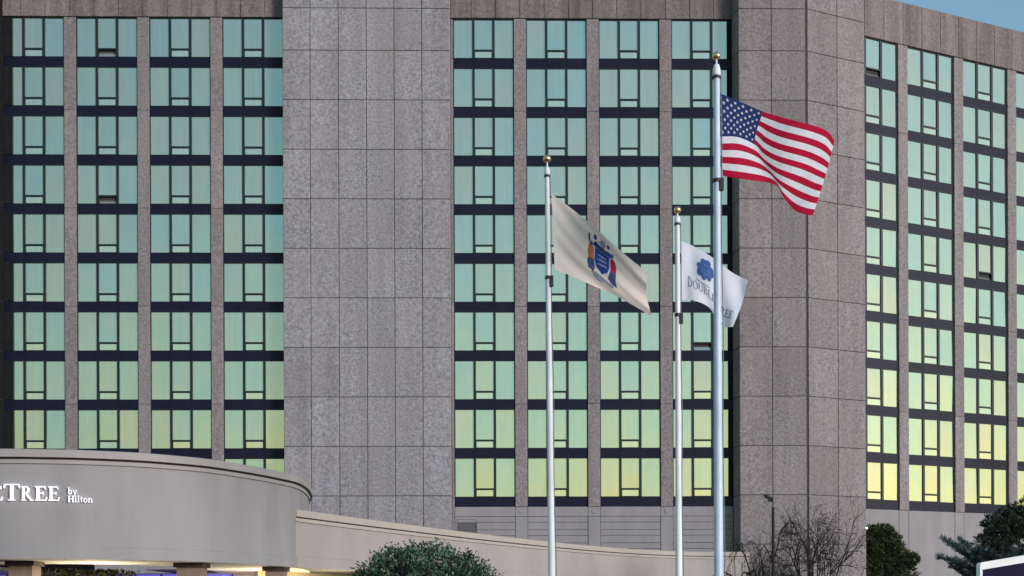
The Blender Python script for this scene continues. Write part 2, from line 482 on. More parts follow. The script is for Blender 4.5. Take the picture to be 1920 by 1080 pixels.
# narrow jamb between tower and first right bay
ua, ub = edges[-1] + 0.006, right_bays[0] - 0.004
if ub - ua > 0.05:
    for zh, zl in zip(zs, zs[1:]):
        if zl > 0.05: stone('jamb_stone', ua, zl, ub - ua, zh - zl, False, -0.05, 0.10, 'stone_pier', 0.006)
# pier at the far left, mostly outside the frame
uP = left_bays[0] - 0.004
pe = [uP - 1.70 * k for k in range(7)]
for b, a in zip(pe, pe[1:]):
    for zh, zl in zip(zs, zs[1:]):
        if zl > 0.05: stone('stone_panel', a, zl, b - a, zh - zl, False, WT - 0.06)
core('tower_wall', [(pe[-1], -WT + 0.07), (uP - 0.02, -WT + 0.07), (uP - 0.02, 0.3), (pe[-1], 0.3)], 0, ROOF - 0.05, M['joint'])
side_panels(uP - 0.05, 1, 0.06, WT - 0.07, 'return')  # dark colour puts in the shade of this return

# corner pier where the facade turns into the wing
WP = 1.27
zjp = zj0
pu = [hit(x, 90, WP)[0] for x in (1384.5, 1446, 1512)]
uret = right_bays[-1] + BW + 0.006
DJ = 0.13
bend = Vector((pu[2], -WP, 0))
# bent part runs parallel to the wing
def on_bend(px_, y_):
    rr = ray(px_, y_); Cw = Vector((0, 0, ZC)); Pw = O1 + E1 * bend.x - N1 * bend.y
    t = (Pw - Cw).dot(NW) / rr.dot(NW); q = Cw + rr * t
    return (q - Pw).dot(EW)
bl = [0.0, on_bend(1569.5, 100), on_bend(1621, 110)]
for zh, zl in zip(zs, zs[1:]):
    if zl < 0.05: continue
    stone('stone_panel', pu[0], zl, pu[1] - pu[0], zh - zl, False, WP - 0.06, mat='stone_pier')
    stone('stone_panel', pu[1], zl, pu[2] - pu[1] - DJ / 2, zh - zl, False, WP - 0.06, mat='stone_pier')
    for k in (0, 1):
        s0 = bl[k] + (DJ / 2 if k == 0 else 0)
        o = link('stone_panel', panel_mesh(w=bl[k + 1] - s0, h=zh - zl, mat='stone_pier'), hotel)
        p = bend + RotW @ Vector((s0, 0.06, 0)); o.location = (p.x, p.y, zl); o.rotation_euler = (0, 0, radians(22.5))
    # splayed cheek beside the last window
    c0 = Vector((uret, -0.10, 0)); c1 = Vector((pu[0], -WP + 0.005, 0)); L = (c1 - c0).length; ang = atan2(c1.y - c0.y, c1.x - c0.x)
    o = link('cheek_stone', panel_mesh(w=L, h=zh - zl, d=0.05, mat='stone_pier', name='cheek_stone'), hotel)
    o.location = (c0.x + 0.05 * (-sin(ang)), c0.y + 0.05 * cos(ang), zl); o.rotation_euler = (0, 0, ang)
endf = bend + RotW @ Vector((bl[2] - 0.02, 0.07, 0)); endb = bend + RotW @ Vector((bl[2] - 0.02, 1.45, 0))
core('tower_wall', [(uret + 0.06, -0.06), (pu[0] + 0.03, -WP + 0.07), (bend.x, bend.y + 0.07), (endf.x, endf.y), (endb.x, endb.y), (uret + 0.06, 0.3)], 0, ROOF - 0.05, M['joint'])
for zh, zl in zip(zs, zs[1:]):      # outer return of the corner pier
    if zl < 0.05: continue
    o = link('stone_panel', panel_mesh(w=1.2, h=zh - zl, d=0.05, mat='stone_pier'), hotel)
    p = bend + RotW @ Vector((bl[2] - 0.05, 0.07, 0)); o.location = (p.x, p.y, zl); o.rotation_euler = (0, 0, radians(22.5 + 90))

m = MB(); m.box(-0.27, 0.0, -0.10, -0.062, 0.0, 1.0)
jm = m.mesh('dark_jamb_and_reflection', M['return'])
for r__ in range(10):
    o = link('dark_jamb_and_reflection', jm, hotel); place(o, uret - 0.008, row_top(r__) - GH + 0.002, False, 0.0); o.scale = (1, 1, GH - 0.004)

m = MB(); m.box(0.0, 0.46, -0.085, -0.062, 0.0, 1.0); m.box(0.46, 0.56, -0.12, -0.062, 0.0, 1.0); m.box(0.0, 0.05, -0.12, -0.086, 0.0, 1.0)  # dark strip over the glass stands in for the reflected pier return
jm = m.mesh('dark_jamb_and_reflection', M['return'])
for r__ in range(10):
    o = link('dark_jamb_and_reflection', jm, hotel); place(o, left_bays[0] + 0.008, row_top(r__) - GH + 0.002, False, 0.0); o.scale = (1, 1, GH - 0.004)

# frieze above the windows: three panels to a bay
def frieze(bays, bw, pitch, wing, lo, hi):
    us = []
    c = bays[0] - (pitch - bw) / 2
    while c > lo: c -= pitch / 3
    us = [lo]
    while c < hi:
        if c > lo + 0.2: us.append(c)
        c += pitch / 3
    if hi - us[-1] > 0.2: us.append(hi)
    else: us[-1] = hi
    for a, b in zip(us, us[1:]):
        stone('parapet_panel', a, zt0 + 0.02, b - a, ROOF - zt0 - 0.02, wing, 0.02, 0.16, 'stone_top', 0.014)
frieze(left_bays, BW, pL, False, uP + 0.004, edges[0] + 0.0)
frieze(right_bays, BW, pR, False, edges[-1] + 0.006, uret)
frieze(wing_bays, BWW, pW, True, wing_bays[0] - 0.1, wing_bays[-1] + 2)
cp = MB()
cp.box(uP, uret, 0.0, 0.35, ROOF - 0.30, ROOF + 0.02)
build(cp, 'roof_coping', M['concrete'], hotel)
cp = MB(); cp.box(wing_bays[0] - 0.1, wing_bays[-1] + 2, -0.005, 0.4, -0.30, 0.03)
o = build(cp, 'roof_coping', M['concrete'], hotel); place(o, 0, ROOF, True)

# base below the windows
zbase = row_top(9) - PITCH
bps = [row_top(9) - PITCH - 0.62]
for i, u in enumerate(right_bays):
    stone('base_panel', u, zbase - 0.60, BW, 0.60, False, 0.0, 0.06, 'concrete', 0.008)
    z = zbase - 0.60; k = 0
    while z > 1.0:
        h = 0.36 if k % 2 == 0 else 0.46
        lo_u, hi_u = u, u + BW
        if i == 0 and hit(900, 996, 0)[1] - 0.2 < z < hit(900, 974, 0)[1] + 0.15:
            lo_u = hit(894, 985, 0)[0]
            stone('base_plank', u, z - h, 0.14, h, False, -0.02, 0.05, 'concrete', 0.010)
        stone('base_plank', lo_u, z - h, hi_u - lo_u, h, False, -0.02, 0.05, 'concrete', 0.010)
        z -= h; k += 1
    if i < 3:
        stone('base_pilaster', u + BW + 0.004, 0.5, pR - BW - 0.008, zbase - 0.61 - 0.5, False, -0.02, 0.09, 'concrete', 0.006)
        stone('base_panel', u + BW + 0.004, zbase - 0.60, pR - BW - 0.008, 0.60, False, 0.0, 0.07, 'concrete', 0.006)
        m = MB(); m.tube([(0, 0, 0), (0, -0.03, 0)], [0.17, 0.15], 20)
        o = build(m, 'wall_disc', M['concrete'], hotel); place(o, u + BW + (pR - BW) / 2, zbase - 0.28, False, 0.068)
# louvred vent in the base
lv0, lv1 = hit(858, 985, 0)[0], hit(892, 985, 0)[0]; lz0, lz1 = hit(875, 998, 0)[1], hit(875, 975, 0)[1]
m = MB(); m.box(lv0, lv1, 0.02, 0.05, lz0, lz1); m.box(lv0, lv1, -0.04, 0.02, lz1, lz1 + 0.05); m.box(lv0, lv1, -0.04, 0.02, lz0 - 0.05, lz0); m.box(lv0 - 0.05, lv0, -0.04, 0.02, lz0 - 0.05, lz1 + 0.05); m.box(lv1, lv1 + 0.05, -0.04, 0.02, lz0 - 0.05, lz1 + 0.05)
lou = build(m, 'louvre_vent', M['louvre'], hotel)
m = MB(); m.quad((0, 0, 0), (lv1 - lv0, 0, 0), (lv1 - lv0, -0.05, -0.07), (0, -0.05, -0.07)); m.quad((0, 0.01, -0.01), (lv1 - lv0, 0.01, -0.01), (lv1 - lv0, -0.04, -0.08), (0, -0.04, -0.08))
sl = m.mesh('slat', M['louvre'])
for k in range(8): link('slat', sl, lou, (lv0, 0.015, lz1 - 0.01 - k * (lz1 - lz0) / 8))
for i, u in enumerate(left_bays):
    stone('base_panel', u - 0.2, 0.5, pL, zbase - 0.5, False, 0.0, 0.06, 'concrete', 0.008)
for i, u in enumerate(wing_bays[:5]):
    stone('base_panel', u, 0.3, BWW, zbase - 0.3, True, 0.0, 0.08, 'concrete', 0.010)
    stone('base_panel', u + BWW + 0.002, 0.3, pW - BWW - 0.004, zbase - 0.3, True, 0.0, 0.085, 'concrete', 0.010)
# small lamp on the corner pier
pl_ = bend + RotW @ Vector((bl[2] - 0.05, -0.10, 0))
m = MB(); m.lathe((0, 0, 0), [(0.01, -0.06), (0.05, -0.04), (0.06, 0.0), (0.05, 0.04), (0.01, 0.06)], 14)
build(m, 'wall_lamp', M['white_lamp'], hotel, True, (pl_.x, pl_.y, hit(1620, 987, 1.2)[1]))

# ------------------------------------------------------------------ entrance canopy
D0 = 34.0
plan_px = [(0, 841), (83, 841.9), (150, 843.5), (261, 848.6), (353, 856.2), (400, 861.5), (459, 871), (502, 879), (536, 886.5), (556, 891.5), (570, 898), (581, 908), (586, 922)]
KT = ray(0, 841).z * D0
ZTOP = ZC + KT
plan = []
for x, y in plan_px:
    rr = ray(x, y); d = KT / rr.z; plan.append(Vector((rr.x * d, d)))
CX = plan[0].x
plan[0].y = D0
half = plan + [Vector((plan[-1].x - 0.55, plan[-1].y + 2.2)), Vector((plan[-1].x - 1.6, plan[-1].y + 4.0)), Vector((plan[-1].x - 3.2, plan[-1].y + 5.2))]
full = [Vector((2 * CX - p.x, p.y)) for p in reversed(half[1:])] + half
path = smooth_path(full, 6)
path = [p for p in path]
NRM = outward(path)
ZBOT = ZC + ray(0, 1047.5).z * D0
def zy(y): return ZC + ray(0, y).z * D0
can = thing('entrance_canopy', 'round grey stucco entrance canopy with moulded cornice on brown columns', 'canopy', (CX, D0 + 8, 0))
def cpart(name, prof, mat):
    mb = sweep(path, prof, True, NRM)
    mb.v = [(x - CX, y - D0 - 8, z) for x, y, z in mb.v]
    return build(mb, name, M[mat], can, False)
def shade(o):
    me = o.data; me.polygons.foreach_set('use_smooth', [True] * len(me.polygons))
    try: me.set_sharp_from_angle(angle=radians(25))
    except Exception: pass
    return o
B = -0.13   # body face lies behind the coping edge
shade(cpart('fascia', [(B, zy(1026)), (B, zy(868.5)), (B - 0.3, zy(868.5)), (B - 0.3, zy(1026))], 'stucco'))
shade(cpart('coping', [(0.0, zy(856)), (0.0, ZTOP - 0.02), (-0.03, ZTOP), (-0.45, ZTOP), (-0.45, zy(856))], 'stucco_trim'))
shade(cpart('groove', [(B - 0.03, zy(860)), (B - 0.03, zy(856) - 0.001), (B - 0.3, zy(856) - 0.001), (B - 0.3, zy(860))], 'groove'))
shade(cpart('cornice_band', [(B + 0.045, zy(867.6)), (B + 0.045, zy(860) - 0.001), (B - 0.3, zy(860) - 0.001), (B - 0.3, zy(867.6))], 'stucco_trim'))
shade(cpart('ledge', [(B - 0.3, zy(1026) - 0.001), (B - 0.3, zy(1047.5)), (B + 0.05, zy(1047.5)), (B + 0.05, zy(1027)), (B + 0.03, zy(1025.4)), (B + 0.002, zy(1024)), (B + 0.002, zy(1026) - 0.001)], 'stucco'))
shade(cpart('soffit', [(B + 0.02, ZBOT - 0.01), (B - 3.4, ZBOT - 0.01), (B - 3.4, ZBOT + 0.1), (B + 0.02, ZBOT - 0.002)], 'soffit'))
rf = MB(); rf.poly([(p.x - n.x * 0.4 - CX, p.y - n.y * 0.4 - D0 - 8, ZTOP - 0.5) for p, n in zip(path, NRM)])
rf.poly([(p.x - n.x * 0.4 - CX, p.y - n.y * 0.4 - D0 - 8, ZTOP - 0.8) for p, n in zip(path, NRM)])
build(rf, 'roof', M['roofing'], can, fix=False)
# columns
def column(x0, x1, d, capw=0.08):
    a, b = at(x0, 1060, d), at(x1, 1060, d); w = b.x - a.x; cx = (a.x + b.x) / 2
    m = MB(); m.box(cx - w / 2 - CX, cx + w / 2 - CX, d - D0 - 8, d + w - D0 - 8, 0, ZBOT - 0.15)
    c = build(m, 'column', M['column'], can)
    m = MB(); m.box(cx - w / 2 - capw - CX, cx + w / 2 + capw - CX, d - capw - D0 - 8, d + w + capw - D0 - 8, ZBOT - 0.15, ZBOT - 0.012)
    build(m, 'capital', M['capital'], c)
    m = MB(); m.box(cx - w / 2 - capw - CX, cx + w / 2 + capw - CX, d - capw - D0 - 8, d + w + capw - D0 - 8, 0.004, 0.35)
    build(m, 'plinth', M['column'], c)
column(16, 60, 35.2); column(331, 377, 36.8); column(497, 532, 40.3)
column(-330, -285, 36.8)

# ------------------------------------------------------------------ low annex wall sweeping back from the canopy
low_px = [(583, 957), (691, 974), (849, 995), (960, 1006.5)]
ZLOW = ZC + ray(583, 957).z * 41.6
jt = None
lp = [(-7.30, 41.15), (-6.45, 43.2), (-5.37, 45.7), (-2.55, 51.9), (-0.05, 56.9), (2.5, 61.5), (5.4, 66.0), (8.5, 69.5), (10.4, 70.7), (12, 71.1), (13.85, 71.25)]
lpath = smooth_path([Vector(p) for p in lp], 6); LN = outward(lpath)
ann = thing('annex_building', 'low stucco annex whose curved wall sweeps from the canopy to the hotel', 'building', (0, 60, 0))
def apart(name, prof, mat):
    mb = sweep(lpath, prof, True, LN); mb.v = [(x, y - 60, z) for x, y, z in mb.v]
    return shade(build(mb, name, M[mat], ann))
apart('wall', [(0, ZBOT + 0.40), (0, ZLOW - 0.42), (-0.3, ZLOW - 0.42), (-0.3, ZBOT + 0.40)], 'warm_lit_stucco')
apart('coping', [(0.07, ZLOW - 0.24), (0.07, ZLOW - 0.02), (0.05, ZLOW), (-0.4, ZLOW), (-0.4, ZLOW - 0.24)], 'warm_lit_trim')
apart('groove', [(-0.03, ZLOW - 0.285), (-0.03, ZLOW - 0.241), (-0.3, ZLOW - 0.241), (-0.3, ZLOW - 0.285)], 'groove')
apart('cornice_band', [(0.035, ZLOW - 0.405), (0.035, ZLOW - 0.286), (-0.3, ZLOW - 0.286), (-0.3, ZLOW - 0.405)], 'warm_lit_trim')
apart('ledge', [(-0.3, ZBOT), (0.04, ZBOT), (0.04, ZBOT + 0.36), (0.0, ZBOT + 0.398), (-0.3, ZBOT + 0.398)], 'warm_lit_stucco')
mb = MB()
rp = [(p.x - n.x * 0.3, p.y - n.y * 0.3 - 60) for p, n in zip(lpath, LN)]
mb.poly([(x, y, ZLOW - 0.5) for x, y in rp] + [(13.5, 13.5, ZLOW - 0.5), (-13, 13.5, ZLOW - 0.5), (-13, -17, ZLOW - 0.5)])
mb.poly([(x, y, ZBOT + 0.01) for x, y in rp] + [(13.5, 13.5, ZBOT + 0.01), (-13, 13.5, ZBOT + 0.01), (-13, -17, ZBOT + 0.01)])
build(mb, 'roof', M['roofing'], ann, fix=False)
# ground floor front, set back under the overhang
gp = [(p.x - n.x * 2.4, p.y - n.y * 2.4) for p, n in zip(lpath, LN)]
mb = sweep([Vector((-22, 47.0)), Vector((-12.2, 46.6)), Vector((-9.6, 45.6))] + [Vector(p) for p in gp[4:]], [(0, 0), (0, ZBOT), (-0.25, ZBOT), (-0.25, 0)])
mb.v = [(x, y - 60, z) for x, y, z in mb.v]
build(mb, 'lobby_wall', M['cream'], ann)
# violet lit glazing of the lobby, seen between the columns
def vglass(x0, x1, d):
    a, b = at(x0, 1070, d), at(x1, 1070, d)
    m = MB(); m.box(a.x, b.x, d - 60, d + 0.03 - 60, 0.4, ZBOT - 0.12)
    f = build(m, 'lobby_glazing', M['violet'], ann)
    m = MB()
    n = max(2, int((b.x - a.x) / 1.1))
    for k in range(n + 1):
        x = a.x + (b.x - a.x) * k / n
        m.box(x - 0.025, x + 0.025, d - 60.05, d - 60.001, 0.4, ZBOT - 0.12)
    build(m, 'mullion', M['frame'], f)
vglass(-60, 14, 44.5); vglass(170, 436, 44.0)
mb = MB(); e = lpath[-1]
mb.box(e.x - 0.3, e.x - 0.002, e.y + 0.02 - 60, e.y + 2.8 - 60, 0, ZLOW - 0.45)
build(mb, 'end_wall', M['stucco'], ann)

# ------------------------------------------------------------------ raised letters of the entrance sign
def rect(x0, y0, x1, y1): return [(x0, y0), (x1, y0), (x1, y1), (x0, y1)]
def ring(cx, cy, rx, ry, tx, ty, a0, a1, n=14):
    P = []
    for k in range(n):
        t0, t1 = radians(a0 + (a1 - a0) * k / n), radians(a0 + (a1 - a0) * (k + 1) / n)
        o = lambda t: (cx + rx * cos(t), cy + ry * sin(t)); i = lambda t: (cx + (rx - tx) * cos(t), cy + (ry - ty) * sin(t))
        P.append([i(t0), o(t0), o(t1), i(t1)])
    return P
S_, T_ = 0.15, 0.075
def serif(x0, x1, top=True, bot=True):
    r = []
    if top: r.append(rect(x0 - 0.08, 1 - 0.055, x1 + 0.08, 1))
    if bot: r.append(rect(x0 - 0.08, 0, x1 + 0.08, 0.055))
    return r
def glyph(c):
    """(polygons, advance), cap height 1"""
    if c == 'E':
        return [rect(.1, 0, .25, 1), rect(.02, 0, .62, T_), rect(.02, 1 - T_, .58, 1), rect(.25, .48, .46, .48 + T_), [(.5, 1), (.58, 1), (.60, .78), (.565, .78)], [(.55, 0), (.62, 0), (.68, .26), (.64, .26)], rect(.44, .40, .48, .63)], .72
    if c == 'T':
        return [rect(.37, 0, .53, 1), rect(.05, 1 - T_, .85, 1), [(.02, .74), (.06, .74), (.13, 1), (.05, 1)], [(.84, .74), (.88, .74), (.85, 1), (.77, 1)], rect(.26, 0, .64, .055)], .90
    if c == 'R':
        return [rect(.1, 0, .25, 1), rect(.02, 0, .34, .055), rect(.02, .945, .3, 1)] + ring(.30, .745, .30, .255, .15, .07, -90, 90) + [rect(.25, .93, .30, 1), rect(.25, .49, .30, .56), [(.28, .5), (.44, .52), (.80, .0), (.62, .0)], rect(.66, 0, .86, .05)], .84
    if c == 'D':
        return [rect(.1, 0, .25, 1), rect(.02, 0, .3, .06), rect(.02, .94, .3, 1)] + ring(.30, .5, .50, .5, .16, .06, -90, 90, 18), .90
    if c == 'O':
        return ring(.48, .5, .44, .53, .16, .06, 0, 360, 28), .98
    if c == 'U':
        return [rect(.1, .35, .25, 1), rect(.62, .35, .70, 1), rect(.02, .945, .34, 1), rect(.52, .945, .80, 1)] + ring(.40, .36, .30, .38, .12, .09, 180, 360), .84
    if c == 'B':
        return [rect(.1, 0, .25, 1), rect(.02, 0, .34, .06), rect(.02, .94, .34, 1)] + ring(.32, .75, .27, .25, .14, .06, -90, 90) + ring(.32, .27, .34, .27, .15, .06, -90, 90), .76
    if c == 'L':
        return [rect(.1, 0, .25, 1), rect(.02, 0, .6, T_), rect(.02, .945, .36, 1), [(.53, 0), (.6, 0), (.66, .28), (.62, .28)]], .68
    if c == 'H':
        return [rect(.08, 0, .22, 1), rect(.58, 0, .72, 1), rect(0, 0, .3, .06), rect(0, .94, .3, 1), rect(.5, 0, .8, .06), rect(.5, .94, .8, 1), rect(.22, .47, .58, .55)], .84
    if c == 'b':
        return [rect(.06, 0, .19, 1.05), rect(0, 1.0, .1, 1.05)] + ring(.30, .33, .26, .34, .12, .08, 0, 360, 20), .62
    if c == 'y':
        return [[(.02, .66), (.16, .66), (.36, .08), (.28, -.02)], [(.50, .66), (.58, .66), (.28, -.28), (.16, -.30)], rect(-.02, .61, .24, .66), rect(.42, .61, .64, .66)], .62
    if c == 'i':
        return [rect(.1, 0, .23, .66), rect(.02, 0, .31, .05), rect(.02, .61, .12, .66), rect(.09, .82, .24, .97)], .34
    if c == 'l':
        return [rect(.1, 0, .23, 1.05), rect(.02, 0, .31, .05), rect(.02, 1.0, .12, 1.05)], .34
    if c == 't':
        return [rect(.12, .05, .25, .9), rect(.0, .6, .40, .66)] + ring(.27, .12, .15, .12, .10, .07, 180, 300, 8), .42
    if c == 'o':
        return ring(.30, .33, .29, .35, .12, .07, 0, 360, 22), .64
    if c == 'n':
        return [rect(.08, 0, .21, .66), rect(0, 0, .29, .05), rect(0, .61, .1, .66), rect(.45, 0, .58, .42), rect(.38, 0, .66, .05)] + ring(.36, .42, .22, .24, .13, .09, 0, 165, 10), .70
    return [], .4
# arc length along the body face from the point nearest the viewer
body = [p + n * B for p, n in zip(path, NRM)]
ic = min(range(len(path)), key=lambda i: abs(path[i].x - CX))
slen = [0.0] * len(body)
for i in range(1, len(body)): slen[i] = slen[i - 1] + (body[i] - body[i - 1]).length
slen = [s - slen[ic] for s in slen]
def on_face(s, off):
    for i in range(len(body) - 1):
        if slen[i + 1] >= s: break
    t = (s - slen[i]) / (slen[i + 1] - slen[i]); p = body[i].lerp(body[i + 1], t); n = NRM[i].lerp(NRM[i + 1], t).normalized()
    return p + n * off
def s_of_px(x):
    best = min(range(ic - 20, len(body) - 1), key=lambda i: abs(PX + F * body[i].x / body[i].y - x) if body[i].y < 46 else 1e9)
    i = best
    xa = PX + F * body[i].x / body[i].y + 1.4; xb = PX + F * body[i + 1].x / body[i + 1].y + 1.4
    return slen[i] + (x - xa) / (xb - xa) * (slen[i + 1] - slen[i])
sign = thing('entrance_sign', 'raised white letters mounted across the curved canopy fascia', 'sign', (CX, D0, zy(938)))
def letter(c, x0, x1, ybase, ytop):
    polys, adv = glyph(c)
    xs = [p[0] for q in polys for p in q]; gx0, gx1 = min(xs), max(xs)
    s0, s1 = s_of_px(x0), s_of_px(x1); zb, zt = zy(ybase), zy(ytop)
    m = MB()
    for k, q in enumerate(polys):
        pts = [(s0 + (x - gx0) / (gx1 - gx0) * (s1 - s0), zb + y * (zt - zb)) for x, y in q]
        fr = 0.10 + 0.0015 * (k % 6)
        f_ = [on_face(s, fr) for s, z in pts]; b_ = [on_face(s, 0.03) for s, z in pts]
        f_ = [(p.x - CX, p.y - D0, z - zy(938)) for p, (s, z) in zip(f_, pts)]; b_ = [(p.x - CX, p.y - D0, z - zy(938)) for p, (s, z) in zip(b_, pts)]
        m.poly(f_); m.poly(list(reversed(b_)))
        for i in range(len(pts)):
            j = (i + 1) % len(pts); m.quad(f_[i], b_[i], b_[j], f_[j])
    return build(m, 'letter', M['letter'], sign, fix=False)
for c, x0, x1, yt in (('D', -152, -128, 907), ('O', -125, -102, 911), ('U', -99, -78, 911), ('B', -74, -56, 911), ('L', -53, -36, 911), ('E', -13, 9.4, 911)):
    if c != 'E': x0 += 22; x1 += 22
    letter(c, x0, x1, 938, yt)
letter('T', 11, 41, 938, 907); letter('R', 43, 66.5, 938, 911); letter('E', 69, 92, 938, 911); letter('E', 94, 115, 938, 911)
letter('b', 130, 137.5, 925, 913); letter('y', 138.5, 147, 925, 913)
for c, x0, x1 in (('H', 130, 141.5), ('i', 142.5, 146.5), ('l', 147.5, 151.5), ('t', 152.5, 157.5), ('o', 158.5, 166), ('n', 167, 176)): letter(c, x0, x1, 940, 928)

# ------------------------------------------------------------------ flagpoles
def flagpole(label, top, bot, wtop, wbot, d, truck, ball, strap, mat, ball_d):
    """pixels give the real place: d metres away, standing on the ground"""
    P1 = at(*top, d); P0 = at(*bot, d)
    dirv = (P1 - P0).normalized(); base = P0 + dirv * ((0 - P0.z) / dirv.z)
    s = d / F
    root = thing('flagpole', label, 'flagpole', (base.x, base.y, 0), 0, 'flagpoles in front of the hotel')
    rel = lambda p: tuple(p - Vector((base.x, base.y, 0)))
    ztruck = at(top[0], truck[1], d).z
    top_p = P0 + dirv * ((ztruck - P0.z) / dirv.z)
    m = MB()
    n = 12; pts = []; rd = []
    for k in range(n + 1):
        p = base.lerp(top_p, k / n); pts.append(rel(p))
        zz = p.z; t = min(1, max(0, (zz - P0.z) / (P1.z - P0.z)))
        rd.append((wbot + (wtop - wbot) * t) / 2 * s)
    m.tube(pts, rd, 20); shaft = build(m, 'shaft', M[mat], root, True)
    shade(shaft)
    zt_, zb_ = at(top[0], truck[0], d).z, ztruck
    r = wtop / 2 * s
    c = top_p; cl = rel(c)
    m = MB(); m.lathe((cl[0], cl[1], cl[2]), [(r * 1.25, 0.03), (r * 1.30, 0.06), (r * 1.22, (zt_ - zb_) * 0.55), (r * 0.85, (zt_ - zb_) * 0.92), (r * 0.4, zt_ - zb_)], 18)
    build(m, 'truck', M['pole_white'], root, True)
    m = MB(); m.lathe((cl[0], cl[1], cl[2]), [(r * 1.1, -0.02), (r * 1.42, -0.015), (r * 1.42, 0.025), (r * 1.1, 0.029)], 18)
    build(m, 'pulley_rim', M['black'], root)
    zball = at(top[0], ball, d).z; R_ = ball_d / 2 * s
    m = MB(); m.tube([(cl[0], cl[1], zt_ - 0.02), (cl[0], cl[1], zball)], [0.018, 0.018], 8)
    build(m, 'spindle', M['pole_white'], root)
    bm = bmesh.new(); bmesh.ops.create_uvsphere(bm, u_segments=20, v_segments=12, radius=R_)
    me = bpy.data.meshes.new('finial_ball'); bm.to_mesh(me); bm.free(); me.materials.append(M['gold']); me.polygons.foreach_set('use_smooth', [True] * len(me.polygons))
    link('finial_ball', me, root, (cl[0], cl[1], zball))
    # halyard down the right-hand side
    m = MB(); hp = []
    for k in range(14):
        q = top_p.lerp(base, k / 13 * 0.9); off = (wtop * 0.62 + (wbot - wtop) * 0.5 * (k / 13)) * s + 0.012 * sin(k * 1.3)
        hp.append(rel(q + Vector((off, -0.03, 0))))
    m.tube(hp, [0.010] * len(hp), 5); build(m, 'halyard', M['rope'], root)
    for y in strap:
        q = P0 + dirv * ((at(bot[0], y, d).z - P0.z) / dirv.z); rl = rel(q)
        t = min(1, max(0, (q.z - P0.z) / (P1.z - P0.z))); rr_ = (wbot + (wtop - wbot) * t) / 2 * s
        m = MB(); m.lathe(rl, [(rr_ + .004, -.05), (rr_ + .02, -.04), (rr_ + .02, .02), (rr_ + .004, .03)], 16)
        m.box(rl[0] + rr_ * .7, rl[0] + rr_ + .05, rl[1] - rr_ - .03, rl[1] - rr_ * .3, rl[2] - .22, rl[2] + .02)
        build(m, 'snap_hook', M['black'], root)
    # foot collar
    m = MB(); m.lathe((0, 0, 0), [(rd[0] + .16, 0), (rd[0] + .16, .05), (rd[0] + .05, .16), (rd[0] + .005, .2)], 20); build(m, 'foot_collar', M['pole'], root, True)
    return root
DU, DN, DT = 24.0, 27.0, 28.5
flagpole('tallest silver flagpole, flying the striped red white and blue flag', (1343.6, 150), (1347.6, 1080), 12, 18, DU, (120, 146), 105, (338,), 'pole', 16)
flagpole('left flagpole of three, pale shaft, flying the cream flag', (1026, 335), (1034.7, 1080), 8.5, 13.5, DN, (312, 331), 298, (520,), 'pole_white', 15)
flagpole('shortest white flagpole, standing just left of the tallest pole', (1270.3, 425), (1273, 1080), 8.5, 13.0, DT, (404, 421), 394, (590,), 'pole_white', 14)

# ------------------------------------------------------------------ flags
def cr(p0, p1, p2, p3, t):
    return tuple(0.5 * ((2 * b) + (c - a) * t + (2 * a - 5 * b + 4 * c - d) * t * t + (3 * b - a - 3 * c + d) * t ** 3) for a, b, c, d in zip(p0, p1, p2, p3))
def cr1(P, ts, t):
    n = len(P)
    i = 0
    while i < n - 2 and t > ts[i + 1]: i += 1
    k = (t - ts[i]) / (ts[i + 1] - ts[i])
    ext = lambda a, b: tuple(2 * x - y for x, y in zip(a, b))
    p0 = P[i - 1] if i > 0 else ext(P[0], P[1]); p3 = P[i + 2] if i + 2 < n else ext(P[-1], P[-2])
    return cr(p0, P[i], P[i + 1], p3, k)
def flag_surface(cols, ss, vs, d, ripple):
    def S(s, v):
        rowpts = [cr1([c[j] for c in cols], ss, s) for j in range(len(vs))]
        x, y = cr1(rowpts, vs, v)[:2]
        return at(x, y, d + ripple(s, v))
    return S
def grid(S, ns, nv, mfun):
    m = MB()
    for i in range(ns + 1):
        for j in range(nv + 1): m.v.append(tuple(S(i / ns, j / nv)))
    for i in range(ns):
        for j in range(nv):
            a = i * (nv + 1) + j
            m.f.append((a, a + 1, a + nv + 2, a + nv + 1)); m.m.append(mfun((i + .5) / ns, (j + .5) / nv))
    return m
def on_flag(S, s, v, off):
    e = 0.004; p = S(s, v); a = S(min(s + e, 1), v) - S(max(s - e, 0), v); b = S(s, min(v + e, 1)) - S(s, max(v - e, 0))
    n = a.cross(b); n.normalize()
    if n.y > 0: n = -n
    return p + n * off
def cloth(name, col, weave=0.10):
    m, nt, b = new_mat(name)
    pos = nt.nodes.new('ShaderNodeNewGeometry').outputs['Position']
    f = noise(nt, pos, 7, 3, 0.6)
    c = ramp(nt, f, [(0.3, tuple(x * (1 - weave) for x in col)), (0.7, tuple(min(1, x * (1 + weave * .6)) for x in col))])
    nt.links.new(c, b.inputs['Base Color']); b.inputs['Roughness'].default_value = 0.85; b.inputs['Specular IOR Level'].default_value = 0.15
    tr = nt.nodes.new('ShaderNodeBsdfTranslucent'); nt.links.new(c, tr.inputs['Color'])
    ms = nt.nodes.new('ShaderNodeMixShader'); ms.inputs[0].default_value = 0.30
    nt.links.new(b.outputs[0], ms.inputs[1]); nt.links.new(tr.outputs[0], ms.inputs[2])
    nt.links.new(ms.outputs[0], nt.nodes['Material Output'].inputs['Surface'])
    return m
RED, WHT, BLU = cloth('red_cloth', (0.46, 0.008, 0.045)), cloth('white_cloth', (0.74, 0.76, 0.82)), cloth('blue_cloth', (0.020, 0.040, 0.145))
BUFF, WHT2 = cloth('buff_cloth', (0.86, 0.775, 0.72), 0.03), cloth('pale_cloth', (0.74, 0.80, 0.90), 0.04)
